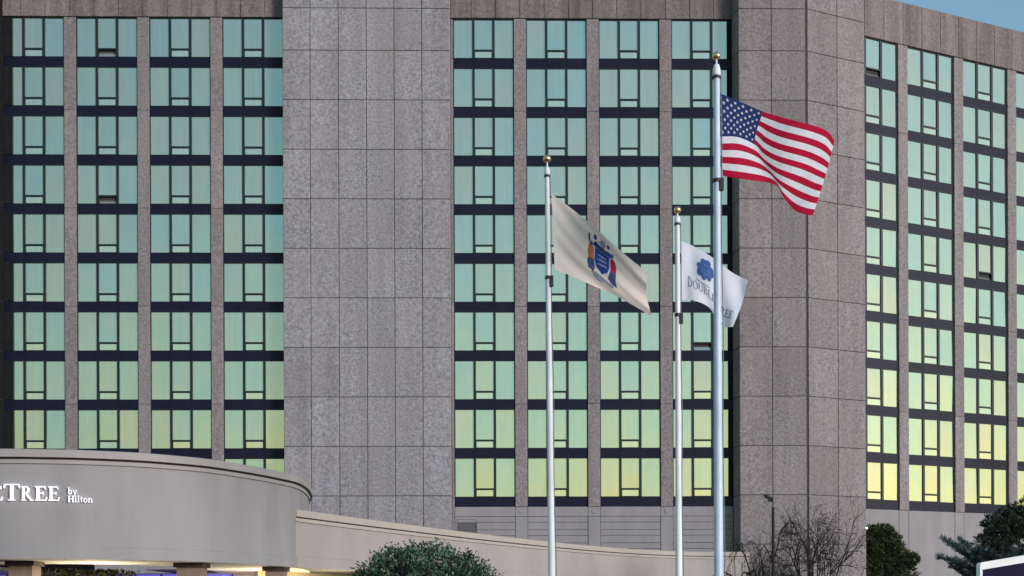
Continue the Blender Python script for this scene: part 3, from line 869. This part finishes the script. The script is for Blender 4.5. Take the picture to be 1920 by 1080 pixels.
prints = {k: cloth('print_' + k, c) for k, c in dict(blue=(0.035, 0.075, 0.36), orange=(0.55, 0.20, 0.09), red=(0.48, 0.03, 0.10), navy=(0.08, 0.11, 0.27), grey=(0.30, 0.34, 0.48), pale=(0.62, 0.66, 0.78), ink=(0.18, 0.22, 0.32), logo=(0.075, 0.15, 0.40), logo2=(0.13, 0.24, 0.52)).items()}

# striped flag
cols = [[(1341, 171), (1350, 256), (1355.5, 330)], [(1386, 190), (1383, 257), (1404, 337.5)], [(1430, 209), (1415, 271), (1436, 342)],
        [(1452, 215.5), (1432, 288), (1457, 349)], [(1474, 222), (1458, 303), (1470, 371)], [(1524, 235), (1505, 318), (1489, 394)], [(1551, 246), (1532, 330), (1510, 402)], [(1565, 264), (1546, 336), (1524, 404)]]
rip = lambda s, v: 0.10 * sin(7.0 * s - 1.2 * v) * min(1, s * 3) + 0.05 * sin(15 * s + 3.0 * v) * s + 0.35 * s - 0.10 * max(0, v - .5) * sin(6 * s)
SU = flag_surface(cols, [0, .2, .4, .5, .6, .8, .92, 1.0], [0, 7 / 13, 1.0], DU - 0.02, rip)
us = thing('striped_flag', 'national flag with red and white stripes and starred blue corner', 'flag', tuple(SU(0, 0)), 0, 'flags on the three poles')
oU = SU(0, 0)
def local(m, o): m.v = [(x - o.x, y - o.y, z - o.z) for x, y, z in m.v]; return m
# every stripe and the canton are sewn pieces
NS = 60
for k in range(13):
    m = MB(); s0 = 0.4 if k < 7 else 0.0; n = 4
    ii = int(NS * s0)
    for i in range(ii, NS + 1):
        for j in range(n + 1): m.v.append(tuple(SU(i / NS, (k + j / n) / 13)))
    for i in range(NS - ii):
        for j in range(n):
            a = i * (n + 1) + j; m.f.append((a, a + 1, a + n + 2, a + n + 1)); m.m.append(0)
    o = build(local(m, oU), 'stripe', WHT if k % 2 else RED, us, True, fix=False); o['label'] = 'white stripe' if k % 2 else 'red stripe'
m = MB(); n1, n2 = 24, 28
for i in range(n1 + 1):
    for j in range(n2 + 1): m.v.append(tuple(SU(0.4 * i / n1, 7 / 13 * j / n2)))
for i in range(n1):
    for j in range(n2):
        a = i * (n2 + 1) + j; m.f.append((a, a + 1, a + n2 + 2, a + n2 + 1)); m.m.append(0)
canton = build(local(m, oU), 'canton', BLU, us, True, fix=False); canton['label'] = 'blue corner field'
m = MB()
for rr_ in range(9):
    nst = 6 if rr_ % 2 == 0 else 5
    for c_ in range(nst):
        s = 0.4 * ((2 * c_ + 1 + (rr_ % 2)) / 12); v = 7 / 13 * (rr_ + 1) / 10
        pts = []
        for k in range(10):
            R_ = 0.028 if k % 2 == 0 else 0.011
            t = -pi / 2 + k * pi / 5
            pts.append(on_flag(SU, s + R_ * cos(t) / 1.9, v + R_ * sin(t), 0.004))
        ctr = on_flag(SU, s, v, 0.004)
        for k in range(10): m.poly([ctr, pts[k], pts[(k + 1) % 10]])
st = build(local(m, oU), 'star_print', WHT, canton, False, fix=False); st['kind'] = 'stuff'

def flag_print(S, o, parent, name, polys, mat, off=0.004):
    m = MB()
    for k, q in enumerate(polys):
        # split long edges so that the print follows the cloth
        ctr = (sum(p[0] for p in q) / len(q), sum(p[1] for p in q) / len(q)); e = []
        for i in range(len(q)):
            a, b = q[i], q[(i + 1) % len(q)]
            n = max(1, int(max(abs(a[0] - b[0]), abs(a[1] - b[1])) / 0.03))
            e += [(a[0] + (b[0] - a[0]) * t / n, a[1] + (b[1] - a[1]) * t / n) for t in range(n)]
        of = off + 0.0012 * (k % 5)
        def tri(a, b, c):
            if max(abs(a[0] - b[0]), abs(b[0] - c[0]), abs(a[0] - c[0]), abs(a[1] - b[1]), abs(b[1] - c[1]), abs(a[1] - c[1])) < 0.024:
                m.poly([on_flag(S, *a, of), on_flag(S, *b, of), on_flag(S, *c, of)]); return
            d = ((a[0] + b[0]) / 2, (a[1] + b[1]) / 2); f = ((b[0] + c[0]) / 2, (b[1] + c[1]) / 2); g_ = ((a[0] + c[0]) / 2, (a[1] + c[1]) / 2)
            tri(a, d, g_); tri(d, b, f); tri(g_, f, c); tri(d, f, g_)
        for i in range(len(e)): tri(ctr, e[i], e[(i + 1) % len(e)])
    return build(local(m, o), name, mat, parent, False, fix=False)

# cream state flag with coat of arms
cols = [[(1034, 364), (1037, 435), (1040, 505)], [(1068, 388), (1068, 452), (1070, 517)], [(1113, 424.5), (1111, 478), (1113, 536)], [(1165, 471), (1160, 512), (1163, 559)], [(1215, 513), (1212, 552), (1222, 593)]]
rip = lambda s, v: 0.05 * sin(10 * v - 5 * s + 1.0) * (0.35 + s) * min(1, s * 4 + .15) + 0.022 * sin(22 * v - 13 * s) * min(1, 3 * s + .2) * (1 - .5 * s) + 0.3 * s
SN = flag_surface(cols, [0, .25, .5, .75, 1], [0, .5, 1.0], DN - 0.02, rip)
oN = SN(0, 0); nf = thing('cream_flag', 'cream flag with blue shield coat of arms on the left pole', 'flag', tuple(oN), 0, 'flags on the three poles')
build(local(grid(SN, 60, 40, lambda s, v: 0), oN), 'cloth', BUFF, nf, True, fix=False)
ell = lambda cx, cy, rx, ry, n=14: [(cx + rx * cos(2 * pi * k / n), cy + ry * sin(2 * pi * k / n)) for k in range(n)]
cs, cv = 0.590, 0.50     # coat of arms centre on the cloth
def em(pts, sx=0.92, sy=0.94): return [(cs + x * sx, cv + y * sy) for x, y in pts]
shield = [(-.072, -.18), (-.03, -.165), (.03, -.165), (.072, -.18), (.078, .05), (.058, .16), (0, .25), (-.058, .16), (-.078, .05)]
flag_print(SN, oN, nf, 'shield_border', [em([(x * 1.18, y * 1.10) for x, y in shield])], prints['pale'], 0.003)
flag_print(SN, oN, nf, 'shield', [em(shield)], prints['blue'], 0.006)
flag_print(SN, oN, nf, 'plough', [em([(-.05, y + .01), (.0, y - .012), (.05, y - .02), (.045, y + .008), (.015, y + .012), (.0, y + .034), (-.02, y + .018), (-.046, y + .028)]) for y in (-.08, .0, .085)], prints['grey'], 0.010)
flag_print(SN, oN, nf, 'helmet', [em([(-.03, -.27), (.025, -.27), (.035, -.2), (.05, -.17), (-.05, -.17), (-.035, -.2)]), em([(-.07, -.20), (-.04, -.25), (-.03, -.18)]), em([(.04, -.25), (.07, -.2), (.03, -.18)])], prints['navy'], 0.004)
flag_print(SN, oN, nf, 'horse_head', [em([(-.02, -.40), (.012, -.42), (.03, -.35), (.02, -.28), (-.018, -.28)]), em([(-.05, -.31), (-.02, -.36), (-.02, -.30)])], prints['grey'], 0.004)
flag_print(SN, oN, nf, 'liberty_figure', [em([(-.14, -.17), (-.12, -.20), (-.10, -.17), (-.082, -.10), (-.088, .06), (-.14, .09), (-.155, -.02)])], prints['orange'], 0.004)
flag_print(SN, oN, nf, 'liberty_robe', [em([(-.15, .08), (-.085, .06), (-.075, .19), (-.09, .28), (-.15, .25), (-.16, .16)]), em(ell(-.112, -.20, .016, .045, 10)), em([(-.15, -.36), (-.13, -.36), (-.125, -.22), (-.14, -.2)])], prints['navy'], 0.004)
flag_print(SN, oN, nf, 'ceres_figure', [em([(.085, -.16), (.105, -.20), (.13, -.17), (.15, -.06), (.145, .07), (.09, .07)])], prints['red'], 0.004)
flag_print(SN, oN, nf, 'ceres_robe', [em([(.09, .07), (.145, .07), (.14, .25), (.15, .36), (.10, .34), (.06, .27)])], prints['navy'], 0.004)
flag_print(SN, oN, nf, 'ceres_head', [em(ell(.097, -.25, .016, .045, 10))], prints['navy'], 0.004)
flag_print(SN, oN, nf, 'mantle', [em([(-.10, -.20), (-.07, -.30), (-.03, -.26), (-.035, -.18)]), em([(.035, -.18), (.03, -.26), (.075, -.28), (.10, -.19)]), em(ell(-.075, -.36, .018, .05, 9)), em(ell(.055, -.37, .015, .04, 9))], prints['blue'], 0.005)
flag_print(SN, oN, nf, 'ribbon', [em([(-.10, .335), (-.05, .36), (.0, .375), (.0, .40), (-.06, .385)]), em([(-.12, .28), (-.06, .26), (0, .29), (.06, .33), (.12, .36), (.10, .42), (.04, .38), (-.03, .35), (-.09, .34)])], prints['grey'], 0.003)

# pale flag with tree emblem and lettering
cols = [[(1277, 452), (1278, 507), (1279, 562)], [(1303, 463), (1300, 513), (1303, 564)], [(1338, 484), (1330, 530), (1331, 578)], [(1370, 509), (1360, 560), (1350, 611)], [(1402, 526), (1391, 570), (1374, 613)]]
rip = lambda s, v: 0.10 * sin(8 * s + 3 * v) * min(1, 3 * s) + 0.05 * sin(17 * s - 6 * v) * s + 0.25 * s
SD = flag_surface(cols, [0, .25, .5, .75, 1], [0, .5, 1.0], DT - 0.02, rip)
oD = SD(0, 0); df = thing('pale_flag', 'pale blue-white flag with blue tree emblem, partly behind the tallest pole', 'flag', tuple(oD), 0, 'flags on the three poles')
build(local(grid(SD, 50, 36, lambda s, v: 0), oD), 'cloth', WHT2, df, True, fix=False)
rg = random.Random(5)
leafs = []
for k in range(15):
    a = 2 * pi * k / 15 + rg.uniform(-.12, .12); q = 0.72 if k % 2 else 1.0
    leafs.append((0.42 + 0.088 * q * cos(a), 0.32 + 0.145 * q * sin(a), rg.uniform(.030, .042), rg.uniform(.05, .075)))
flag_print(SD, oD, df, 'tree_emblem', [ell(0.42, 0.32, 0.095, 0.155, 18)] + [ell(*q, 12) for q in leafs], prints['logo'], 0.004)
flag_print(SD, oD, df, 'emblem_leaf', [ell(0.42 + (a - .42) * .62, 0.32 + (b - .32) * .62, c * .38, d * .40, 8) for a, b, c, d in leafs[::2]], prints['logo2'], 0.014)
flag_print(SD, oD, df, 'emblem_ribbon', [[(0.30, .56), (.42, .60), (.52, .585), (.52, .60), (.42, .622), (.30, .582)]], prints['grey'], 0.004)
xx = 0.13
for k, c in enumerate('DOUBLETREE'):
    polys, adv = glyph(c); hgt = 0.185 if k in (0, 6) else 0.145; wd = 0.115 if k in (0, 6) else 0.098
    o = flag_print(SD, oD, df, 'letter', [[(xx + x * wd, 0.755 + 0.07 * (xx + x * wd) - y * hgt) for x, y in q] for q in polys], prints['ink'], 0.005)
    xx += adv * wd * 0.97
for line, x0, v0 in (('by', .70, .89), ('Hilton', .70, .965)):
    xx = x0
    for c in line:
        polys, adv = glyph(c)
        flag_print(SD, oD, df, 'letter', [[(xx + x * 0.035, v0 - y * 0.065) for x, y in q] for q in polys], prints['ink'], 0.005); xx += adv * 0.035

# ------------------------------------------------------------------ sign board, lower right
P = at(1834, 1055.5, 12.0); Q = at(1920, 1041, 12.0); sl_ = (Q.z - P.z) / (Q.x - P.x); LB = 2.2
board = thing('sign_board', 'dark navy sign board with white rounded frame and sloping top', 'sign', (P.x, P.y, 0))
def slab(x0, x1, lo, hi, y0, y1, m):
    a = [(x0, lo(x0)), (x1, lo(x1)), (x1, hi(x1)), (x0, hi(x0))]
    m.poly([(x, y0, z) for x, z in a]); m.poly([(x, y1, z) for x, z in reversed(a)])
    for k in range(4):
        (xa, za), (xb, zb) = a[k], a[(k + 1) % 4]; m.quad((xa, y0, za), (xa, y1, za), (xb, y1, zb), (xb, y0, zb))
topz = lambda x: P.z + sl_ * x
fw, fl = 0.072, 0.024
m = MB(); slab(fl, LB - fl, lambda x: 0.62, lambda x: topz(x) - fw, -0.03, 0.03, m); build(m, 'board_panel', M['navy_board'], board)
m = MB()
cr_pts = [(0.0, topz(0) - fw)] + [(0.03 - 0.03 * cos(t * pi / 10), topz(0.03) - 0.03 + 0.03 * sin(t * pi / 10)) for t in range(6)]
pro = cr_pts + [(LB, topz(LB)), (LB, topz(LB) - fw)]
m.poly([(x, -0.05, z) for x, z in pro]); m.poly([(x, 0.05, z) for x, z in reversed(pro)])
for k in range(len(pro)):
    (xa, za), (xb, zb) = pro[k], pro[(k + 1) % len(pro)]; m.quad((xa, -0.05, za), (xa, 0.05, za), (xb, 0.05, zb), (xb, -0.05, zb))
slab(0, fl, lambda x: 0.55, lambda x: topz(0) - fw, -0.05, 0.05, m); slab(LB - fl, LB, lambda x: 0.55, lambda x: topz(x) - fw, -0.05, 0.05, m); slab(fl, LB - fl, lambda x: 0.55, lambda x: 0.62, -0.05, 0.05, m)
build(m, 'board_frame', M['white_frame'], board)
for t in (0.4, LB - 0.4):
    m = MB(); m.box(t - .05, t + .05, -.05, .05, 0, 0.549); build(m, 'post', M['white_frame'], board)

# ------------------------------------------------------------------ lamp post
dL = 55.0
b = at(1450, 1080, dL); lamp = thing('lamp_post', 'slim dark lamp post with a tilted floodlight before the corner pier', 'lamp post', (b.x, b.y, 0))
zT = at(1451, 951, dL).z; zH = at(1452, 940, dL).z
m = MB(); m.tube([(0, 0, 0), (0, 0, zT)], [0.085, 0.062], 12); build(m, 'shaft', M['bark'], lamp)
m = MB(); m.tube([(0, 0, zT), (0, 0, zH)], [0.025, 0.025], 8); m.tube([(0, 0, zH), (-0.24, 0, zH + 0.06)], [0.055, 0.04], 8); build(m, 'arm', M['black'], lamp)
m = MB(); a = (-0.42, 0, zH + 0.28); c = (0.0, 0, zH + 0.11)
m.tube([a, (-0.3, 0, zH + 0.23), c], [0.03, 0.10, 0.06], 8); m.tube([(-0.15, 0, zH + .16), (-0.1, 0, zH + .04)], [.03, .03], 6); build(m, 'lamp_head', M['black'], lamp)

# ------------------------------------------------------------------ plants
def leaf_obj(name, leaves, mat, parent, stuff=True):
    """leaves: (centre, direction, normal, length, width, tone)"""
    v, f, tn = [], [], []
    for c, d, n, L, w, tone in leaves:
        s = d.cross(n)
        if s.length < 1e-6: continue
        s.normalize(); k = len(v)
        up = n.normalized() * (w * 0.25)
        v += [tuple(c), tuple(c + d * L * 0.5 + s * w / 2 + up), tuple(c + d * L), tuple(c + d * L * 0.5 - s * w / 2 + up)]
        f += [(k, k + 1, k + 2), (k, k + 2, k + 3)]; tn += [tone, tone]
    me = bpy.data.meshes.new(name); me.from_pydata(v, [], f); me.materials.append(mat)
    at_ = me.attributes.new('leaf_tone', 'FLOAT', 'FACE'); at_.data.foreach_set('value', tn)
    o = link(name, me, parent)
    if stuff: o['kind'] = 'stuff'
    return o
def rv(r): 
    while True:
        q = Vector((r.uniform(-1, 1), r.uniform(-1, 1), r.uniform(-1, 1)))
        if 0.05 < q.length < 1: return q.normalized()

# broad-leaved round shrub in front of the canopy wall
LM = leaf_mat('glossy_green_leaf', (0.008, 0.030, 0.016), (0.10, 0.215, 0.11), rough=0.58)
dS = 22.0
cS = at(795, 1080, dS); topS = at(800, 1014, dS).z
shr = thing('round_shrub', 'large round dark green broad-leaved shrub before the curved annex wall', 'shrub', (cS.x, dS, 0))
r_ = random.Random(11); leaves = []
RX, RZ = 1.98, 1.80; CZ = topS - RZ * 1.04
clumps = []
NF = 760
for k in range(NF + 260):
    if k < NF:
        zz = 1 - 2 * (k + .5) / NF; q = k * 2.399963; d = (Vector((sqrt(1 - zz * zz) * cos(q), sqrt(1 - zz * zz) * sin(q), zz)) + rv(r_) * .05).normalized(); rad = r_.uniform(.90, .985)
    else: d = rv(r_); rad = r_.uniform(.6, .95)
    if d.y > 0.6: continue
    prof = 1.0 + 0.022 * sin(7 * atan2(d.z, d.x) + 1) + 0.02 * r_.uniform(-1, 1)
    if d.z > 0: prof *= 1 - 0.13 * sin(pi * d.z) * (0.8 + 0.4 * sin(k))
    c = Vector((d.x * RX * rad * prof, d.y * 1.4 * rad, CZ + d.z * RZ * rad * prof))
    if c.z < 0.5: continue
    clumps.append((c, d))
for c, d in clumps:
    tone0 = r_.uniform(-0.15, 0.75)
    for q in range(46):
        o_ = rv(r_) * r_.uniform(0, 0.20)
        dd = (d * 0.5 + rv(r_) * 1.0 + Vector((0, 0, 0.10))).normalized()
        leaves.append((c + o_, dd, (d + rv(r_) * 0.8).normalized(), r_.uniform(0.06, 0.12), r_.uniform(0.026, 0.045), min(1, max(0, tone0 + r_.uniform(-.2, .45)))))
leaf_obj('foliage', leaves, LM, shr)
m = MB()
for k in range(60):
    d = rv(r_); d.z = abs(d.z)
    p0 = Vector((0, 0, 0.3)); p1 = Vector((d.x * RX * .5, d.y * .7, CZ * .5 + d.z * .6)); p2 = Vector((d.x * RX * .93, d.y * 1.25, CZ + d.z * RZ * .93))
    m.tube([p0, p1, p2], [0.03, 0.02, 0.006], 5, False)
build(m, 'stem', M['bark'], shr, fix=False)
inner = MB(); inner.lathe((0, 0, 0), [(0.4, 0.3), (1.15, 0.9), (1.2, 1.6), (0.95, topS - .75), (0.5, topS - .42), (0.05, topS - .36)], 16)
build(inner, 'inner_twigs', M['bark'], shr, True)

# bare trees with a few last leaves
TL = leaf_mat('dark_sparse_leaf', (0.012, 0.012, 0.016), (0.05, 0.06, 0.05))
def bare_tree(label, x_px, top_px, d, seed, spread, droop=0.0, nleaf=700, x_lean=0.0):
    rr = random.Random(seed); base = at(x_px, 1080, d); zt = at(x_px, top_px, d).z
    root = thing('bare_tree', label, 'tree', (base.x, d, 0), 0, 'bare trees by the corner pier')
    tips = []; m = MB(); tr = MB()
    def grow(p, dv, L, R_, lev, mb):
        n = 3; pts = [p]; q = p.copy(); dd = dv.copy()
        for k in range(n):
            dd = (dd + rv(rr) * 0.22 + Vector((0, 0, 0.10 - droop * lev * 0.09))).normalized()
            q = q + dd * (L / n); pts.append(q.copy())
        mb.tube(pts, [R_ * (1 - 0.45 * k / n) for k in range(n + 1)], 6 if lev < 2 else 4, False)
        if lev >= 5: tips.append((q, dd)); return
        nb = 3
        for k in range(nb + (rr.random() < .5)):
            t = rr.uniform(0.4, 1.0) if k else 1.0
            b_ = pts[min(n, max(1, int(t * n)))]
            nd = (dd * 0.75 + rv(rr) * spread + Vector((0, 0, 0.12 - droop * 0.1 * lev))).normalized()
            grow(b_, nd, L * rr.uniform(0.62, 0.8), R_ * 0.56, lev + 1, m)
    H_ = zt
    tb = H_ * 0.30
    tr.tube([(0, 0, 0), (0.03, 0, tb * .5), (x_lean * .2, 0, tb)], [0.13, 0.10, 0.085], 8)
    build(tr, 'trunk', M['bark'], root, True)
    for k in range(6):
        a = 2 * pi * k / 6 + rr.random()
        grow(Vector((x_lean * .2, 0, tb * rr.uniform(.75, 1))), Vector((cos(a) * .75 + x_lean * .3, sin(a) * .6, 1.0)).normalized(), H_ * 0.235, 0.055, 1, m)
    zmax = sorted(p.z for p, _ in tips)[int(len(tips) * .97)]
    k = (zt - tb) / (zmax - tb)
    m.v = [(x, y, tb + (z - tb) * k if z > tb else z) for x, y, z in m.v]
    cr_ = build(m, 'crown', M['bark'], root, fix=False)
    lv = []
    for q in range(nleaf):
        p, dd = rr.choice(tips); p = Vector((p.x, p.y, tb + (p.z - tb) * k)) + rv(rr) * rr.uniform(0, .18)
        lv.append((p, (dd + rv(rr)).normalized(), rv(rr), rr.uniform(.05, .11), rr.uniform(.025, .05), rr.random()))
    leaf_obj('leaves', lv, TL, root)
bare_tree('taller bare dark-twigged tree in front of the corner pier, right of the lamp post', 1526, 956, 60, 4, 0.72, 0.35, 2600)
bare_tree('lower bare tree with drooping twigs around the foot of the lamp post', 1430, 1014, 57, 9, 1.0, 0.9, 2600)

# evergreen bush tucked beside the corner pier
EV = leaf_mat('dark_yew', (0.012, 0.020, 0.008), (0.13, 0.17, 0.05), rough=0.7)
def sprays(blobs, r_, per, L, w, keep=lambda p: True, up=0.3, tone=(0, .8)):
    lv = []
    for c, rad, n in blobs:
        for k in range(n):
            d = rv(r_); p = c + Vector((d.x * rad[0], d.y * rad[1], d.z * rad[2])) * r_.uniform(.55, 1.05)
            t0 = r_.uniform(*tone)
            for q in range(per):
                pp = p + rv(r_) * r_.uniform(0, .16)
                if not keep(pp): continue
                dd = (d * .8 + rv(r_) * .7 + Vector((0, 0, up))).normalized()
                lv.append((pp, dd, rv(r_), L * r_.uniform(.7, 1.3), w * r_.uniform(.7, 1.3), min(1, max(0, t0 + r_.uniform(-.2, .2)))))
    return lv
dE = 76.9
e0 = at(1660, 1080, dE)
ev = thing('evergreen_bush', 'dark yellow-green evergreen bush tucked between corner pier and wing wall', 'bush', (e0.x, dE, 0))
def rel_px(x, y, d, o): return at(x, y, d) - Vector((o.x, o.y, 0))
r_ = random.Random(21)
bl_ = []
for x, y, rx, rz, n in ((1648, 1012, 1.0, .8, 150), (1662, 1028, 1.1, .9, 160), (1640, 1010, .75, .75, 90), (1658, 1005, .6, .65, 70), (1632, 1045, .9, 1.0, 110), (1665, 1050, 1.0, 1.1, 130), (1690, 1055, .8, .7, 80), (1708, 1048, .45, .35, 36), (1650, 1090, 1.7, 1.6, 220), (1690, 1085, 1.0, .8, 90), (1655, 1140, 1.6, 1.7, 160)):
    bl_.append((rel_px(x, y, dE, e0), (rx * 1.05, .5, rz * 1.05), int(n * 1.7)))
def keepE(p):
    q = p + Vector((e0.x, dE, 0)); u = (q - (O1 + E1 * bend.x - N1 * bend.y)).dot(EW); wv = (q - OW).dot(NW)
    return (u > bl[2] + 0.03) and wv > 0.15 and q.z > 0
leaf_obj('foliage', sprays(bl_, r_, 16, .20, .07, keepE), EV, ev)
m = MB()
for k in range(14): 
    t = r_.uniform(-.9, 1.2); m.tube([(0.1, 0, 0), (t * .5, r_.uniform(-.3, .3), 2.2), (t, r_.uniform(-.5, .3), r_.uniform(3.5, 5.2))], [.07, .05, .015], 6, False)
build(m, 'trunk', M['bark'], ev, fix=False)

# dark upright evergreen at the right edge
dP = 62.0
p0 = at(1905, 1080, dP)
pine = thing('dark_evergreen_tree', 'tall dark evergreen tree at the right edge before the wing windows', 'tree', (p0.x, dP, 0))
PN = leaf_mat('dark_evergreen', (0.010, 0.020, 0.014), (0.075, 0.115, 0.07), rough=0.7)
bl_ = []
for x, y, rx, rz, n in ((1905, 975, .9, .75, 130), (1880, 990, .8, .6, 110), (1868, 1000, .55, .8, 90), (1940, 955, 1.0, .7, 120), (1858, 985, .3, .55, 40), (1895, 1020, 1.1, .8, 160), (1930, 1010, 1.2, 1.2, 170), (1860, 1030, .6, .4, 50), (1838, 1018, .25, .35, 24), (1900, 1070, 1.2, 1.0, 100), (1920, 1120, 1.2, 1.4, 100)):
    bl_.append((rel_px(x, y, dP, p0), (rx * 1.05, .8, rz * 1.05), int(n * 0.8)))
leaf_obj('foliage', sprays(bl_, r_, 18, .20, .06, up=.4, tone=(0, .7)), PN, pine)
m = MB(); m.tube([(0, 0, 0), (.1, 0, 3), (.2, 0, 6.5)], [.14, .1, .03], 8)
for k in range(16):
    a = r_.uniform(-1.3, 1.3); z = r_.uniform(2, 5.5); m.tube([(0.1, 0, z), (a * .7, r_.uniform(-.4, .4), z + .4), (a * 1.1, r_.uniform(-.5, .5), z + .7)], [.04, .025, .008], 5, False)
build(m, 'trunk', M['bark'], pine, fix=False)

# blue cedar, branches in flat layers
dC = 46.0
c0 = at(1868, 1080, dC)
ced = thing('blue_cedar', 'blue-green cedar with flat layered branches behind the white framed board', 'tree', (c0.x, dC, 0))
CD = leaf_mat('blue_needles', (0.022, 0.044, 0.050), (0.12, 0.20, 0.215), rough=0.7)
lv = []; m = MB(); r_ = random.Random(33)
m.tube([(0, 0, 0), (0.03, 0, 2), (0, 0, 3.6)], [.12, .09, .03], 8)
def branch(p, q, sag, wdt, n):
    """a cedar bough from the trunk outwards with flat needle sprays"""
    pts = []
    for k in range(9):
        t = k / 8; pp = p.lerp(q, t); pp.z += sag * (4 * t * (1 - t)); pts.append(pp)
    m.tube(pts, [.03 * (1 - .8 * k / 8) for k in range(9)], 5, False)
    for k in range(n):
        t = r_.uniform(.15, 1.0); i = min(7, int(t * 8)); c = pts[i].lerp(pts[i + 1], t * 8 - i)
        side = (q - p).cross(Vector((0, 0, 1))).normalized()
        off = side * r_.uniform(-1, 1) * wdt * (1.1 - .6 * t) + Vector((0, 0, r_.uniform(-.06, .07)))
        c = c + off; dd = ((q - p).normalized() * .8 + side * (1 if off.dot(side) > 0 else -1) * .5 + Vector((0, 0, r_.uniform(-.1, .35)))).normalized()
        t0 = r_.uniform(.1, .9)
        for z in range(9):
            lv.append((c + rv(r_) * .05, (dd + rv(r_) * .45).normalized(), rv(r_), r_.uniform(.10, .20), .020, min(1, max(0, t0 + r_.uniform(-.2, .2)))))
tr0 = Vector((0, 0, 0))
for (x, y, dz, zoff, sag, n) in ((1768, 1010, -.3, 2.9, .10, 90), (1790, 1022, -.8, 2.8, .12, 90), (1762, 1044, -.4, 2.6, .10, 90), (1800, 1012, .3, 3.0, .10, 80), (1795, 1050, -.9, 2.6, .10, 80), (1832, 1030, -1.0, 2.9, .08, 80), (1780, 1060, .2, 2.3, .06, 60),
                                 (1850, 1035, -1.1, 3.1, .05, 80), (1900, 1030, -.9, 3.1, .05, 90), (1935, 1040, -.6, 3.0, .05, 90), (1950, 1030, .2, 3.1, .06, 80), (1880, 1045, -1.2, 2.8, .05, 90), (1830, 1048, -1.0, 2.7, .05, 90), (1845, 1068, -1.1, 2.3, .05, 90), (1905, 1060, -1.1, 2.5, .05, 90), (1815, 1075, -.6, 2.0, .05, 70)):
    q = rel_px(x, y, dC + dz, c0); branch(Vector((0.02, 0, zoff)), q, sag, .30, int(n * 2.2))
leaf_obj('foliage', lv, CD, ced)
build(m, 'trunk', M['bark'], ced, fix=False)

# shrubs seen under the canopy
HL = leaf_mat('olive_hedge', (0.030, 0.040, 0.018), (0.32, 0.35, 0.20), rough=0.5)
for k, (x, y, d, rx) in enumerate(((100, 1072, 40.5, 1.0), (165, 1068, 41.0, 1.0), (215, 1074, 41.2, .8))):
    o_ = at(x, 1080, d); hd = thing('planted_shrub', ('variegated shrub beside the left canopy column', 'middle variegated shrub under the canopy, before the violet glass', 'low variegated shrub right of the other canopy shrubs')[k], 'shrub', (o_.x, d, 0), 0, 'shrubs under the canopy')
    zc = at(x, y, d).z
    leaf_obj('foliage', sprays([(Vector((0, 0, zc - .5)), (rx, .7, .75), 170), (Vector((0, 0, 1.2)), (rx, .7, .9), 120)], r_, 14, .12, .06, lambda p: p.z < ZBOT - .1, tone=(0, 1)), HL, hd)
    m = MB()
    for q in range(8): a = r_.uniform(-.6, .6); m.tube([(0, 0, 0), (a * .5, 0, 1.2), (a, 0, 2.4)], [.03, .02, .01], 5, False)
    build(m, 'stem', M['bark'], hd, fix=False)

# lit lamps under the canopy: uplights that wash the soffit and the lobby wall
def uplight(x, y, z, e, label):
    t = thing('uplight', label, 'lamp', (x, y, 0), 0, 'uplights under the canopy')
    m = MB(); m.lathe((0, 0, 0), [(.10, 0), (.10, .02), (.03, .03), (.03, z - .22), (.11, z - .20), (.13, z - .05), (.12, z - .05)], 14); build(m, 'stand', M['black'], t)
    m = MB(); m.lathe((0, 0, z - .05), [(.11, 0.0), (.11, 0.015)], 14); build(m, 'lens', M['warm_lamp'], t)
    l = bpy.data.lights.new('uplight_lamp', 'POINT'); l.energy = e; l.color = (1.0, .82, .52); l.shadow_soft_size = .12
    lo = bpy.data.objects.new('uplight_lamp', l); COL.objects.link(lo); lo.parent = t; lo.location = (0, 0, z + .12)
uplight(-12.6, 37.0, 2.0, 110, 'uplight between the two left canopy columns')
uplight(-8.9, 42.8, 1.8, 120, 'uplight by the lobby wall behind the third column')
uplight(-6.6, 44.6, 1.8, 90, 'uplight under the annex overhang behind the round shrub')
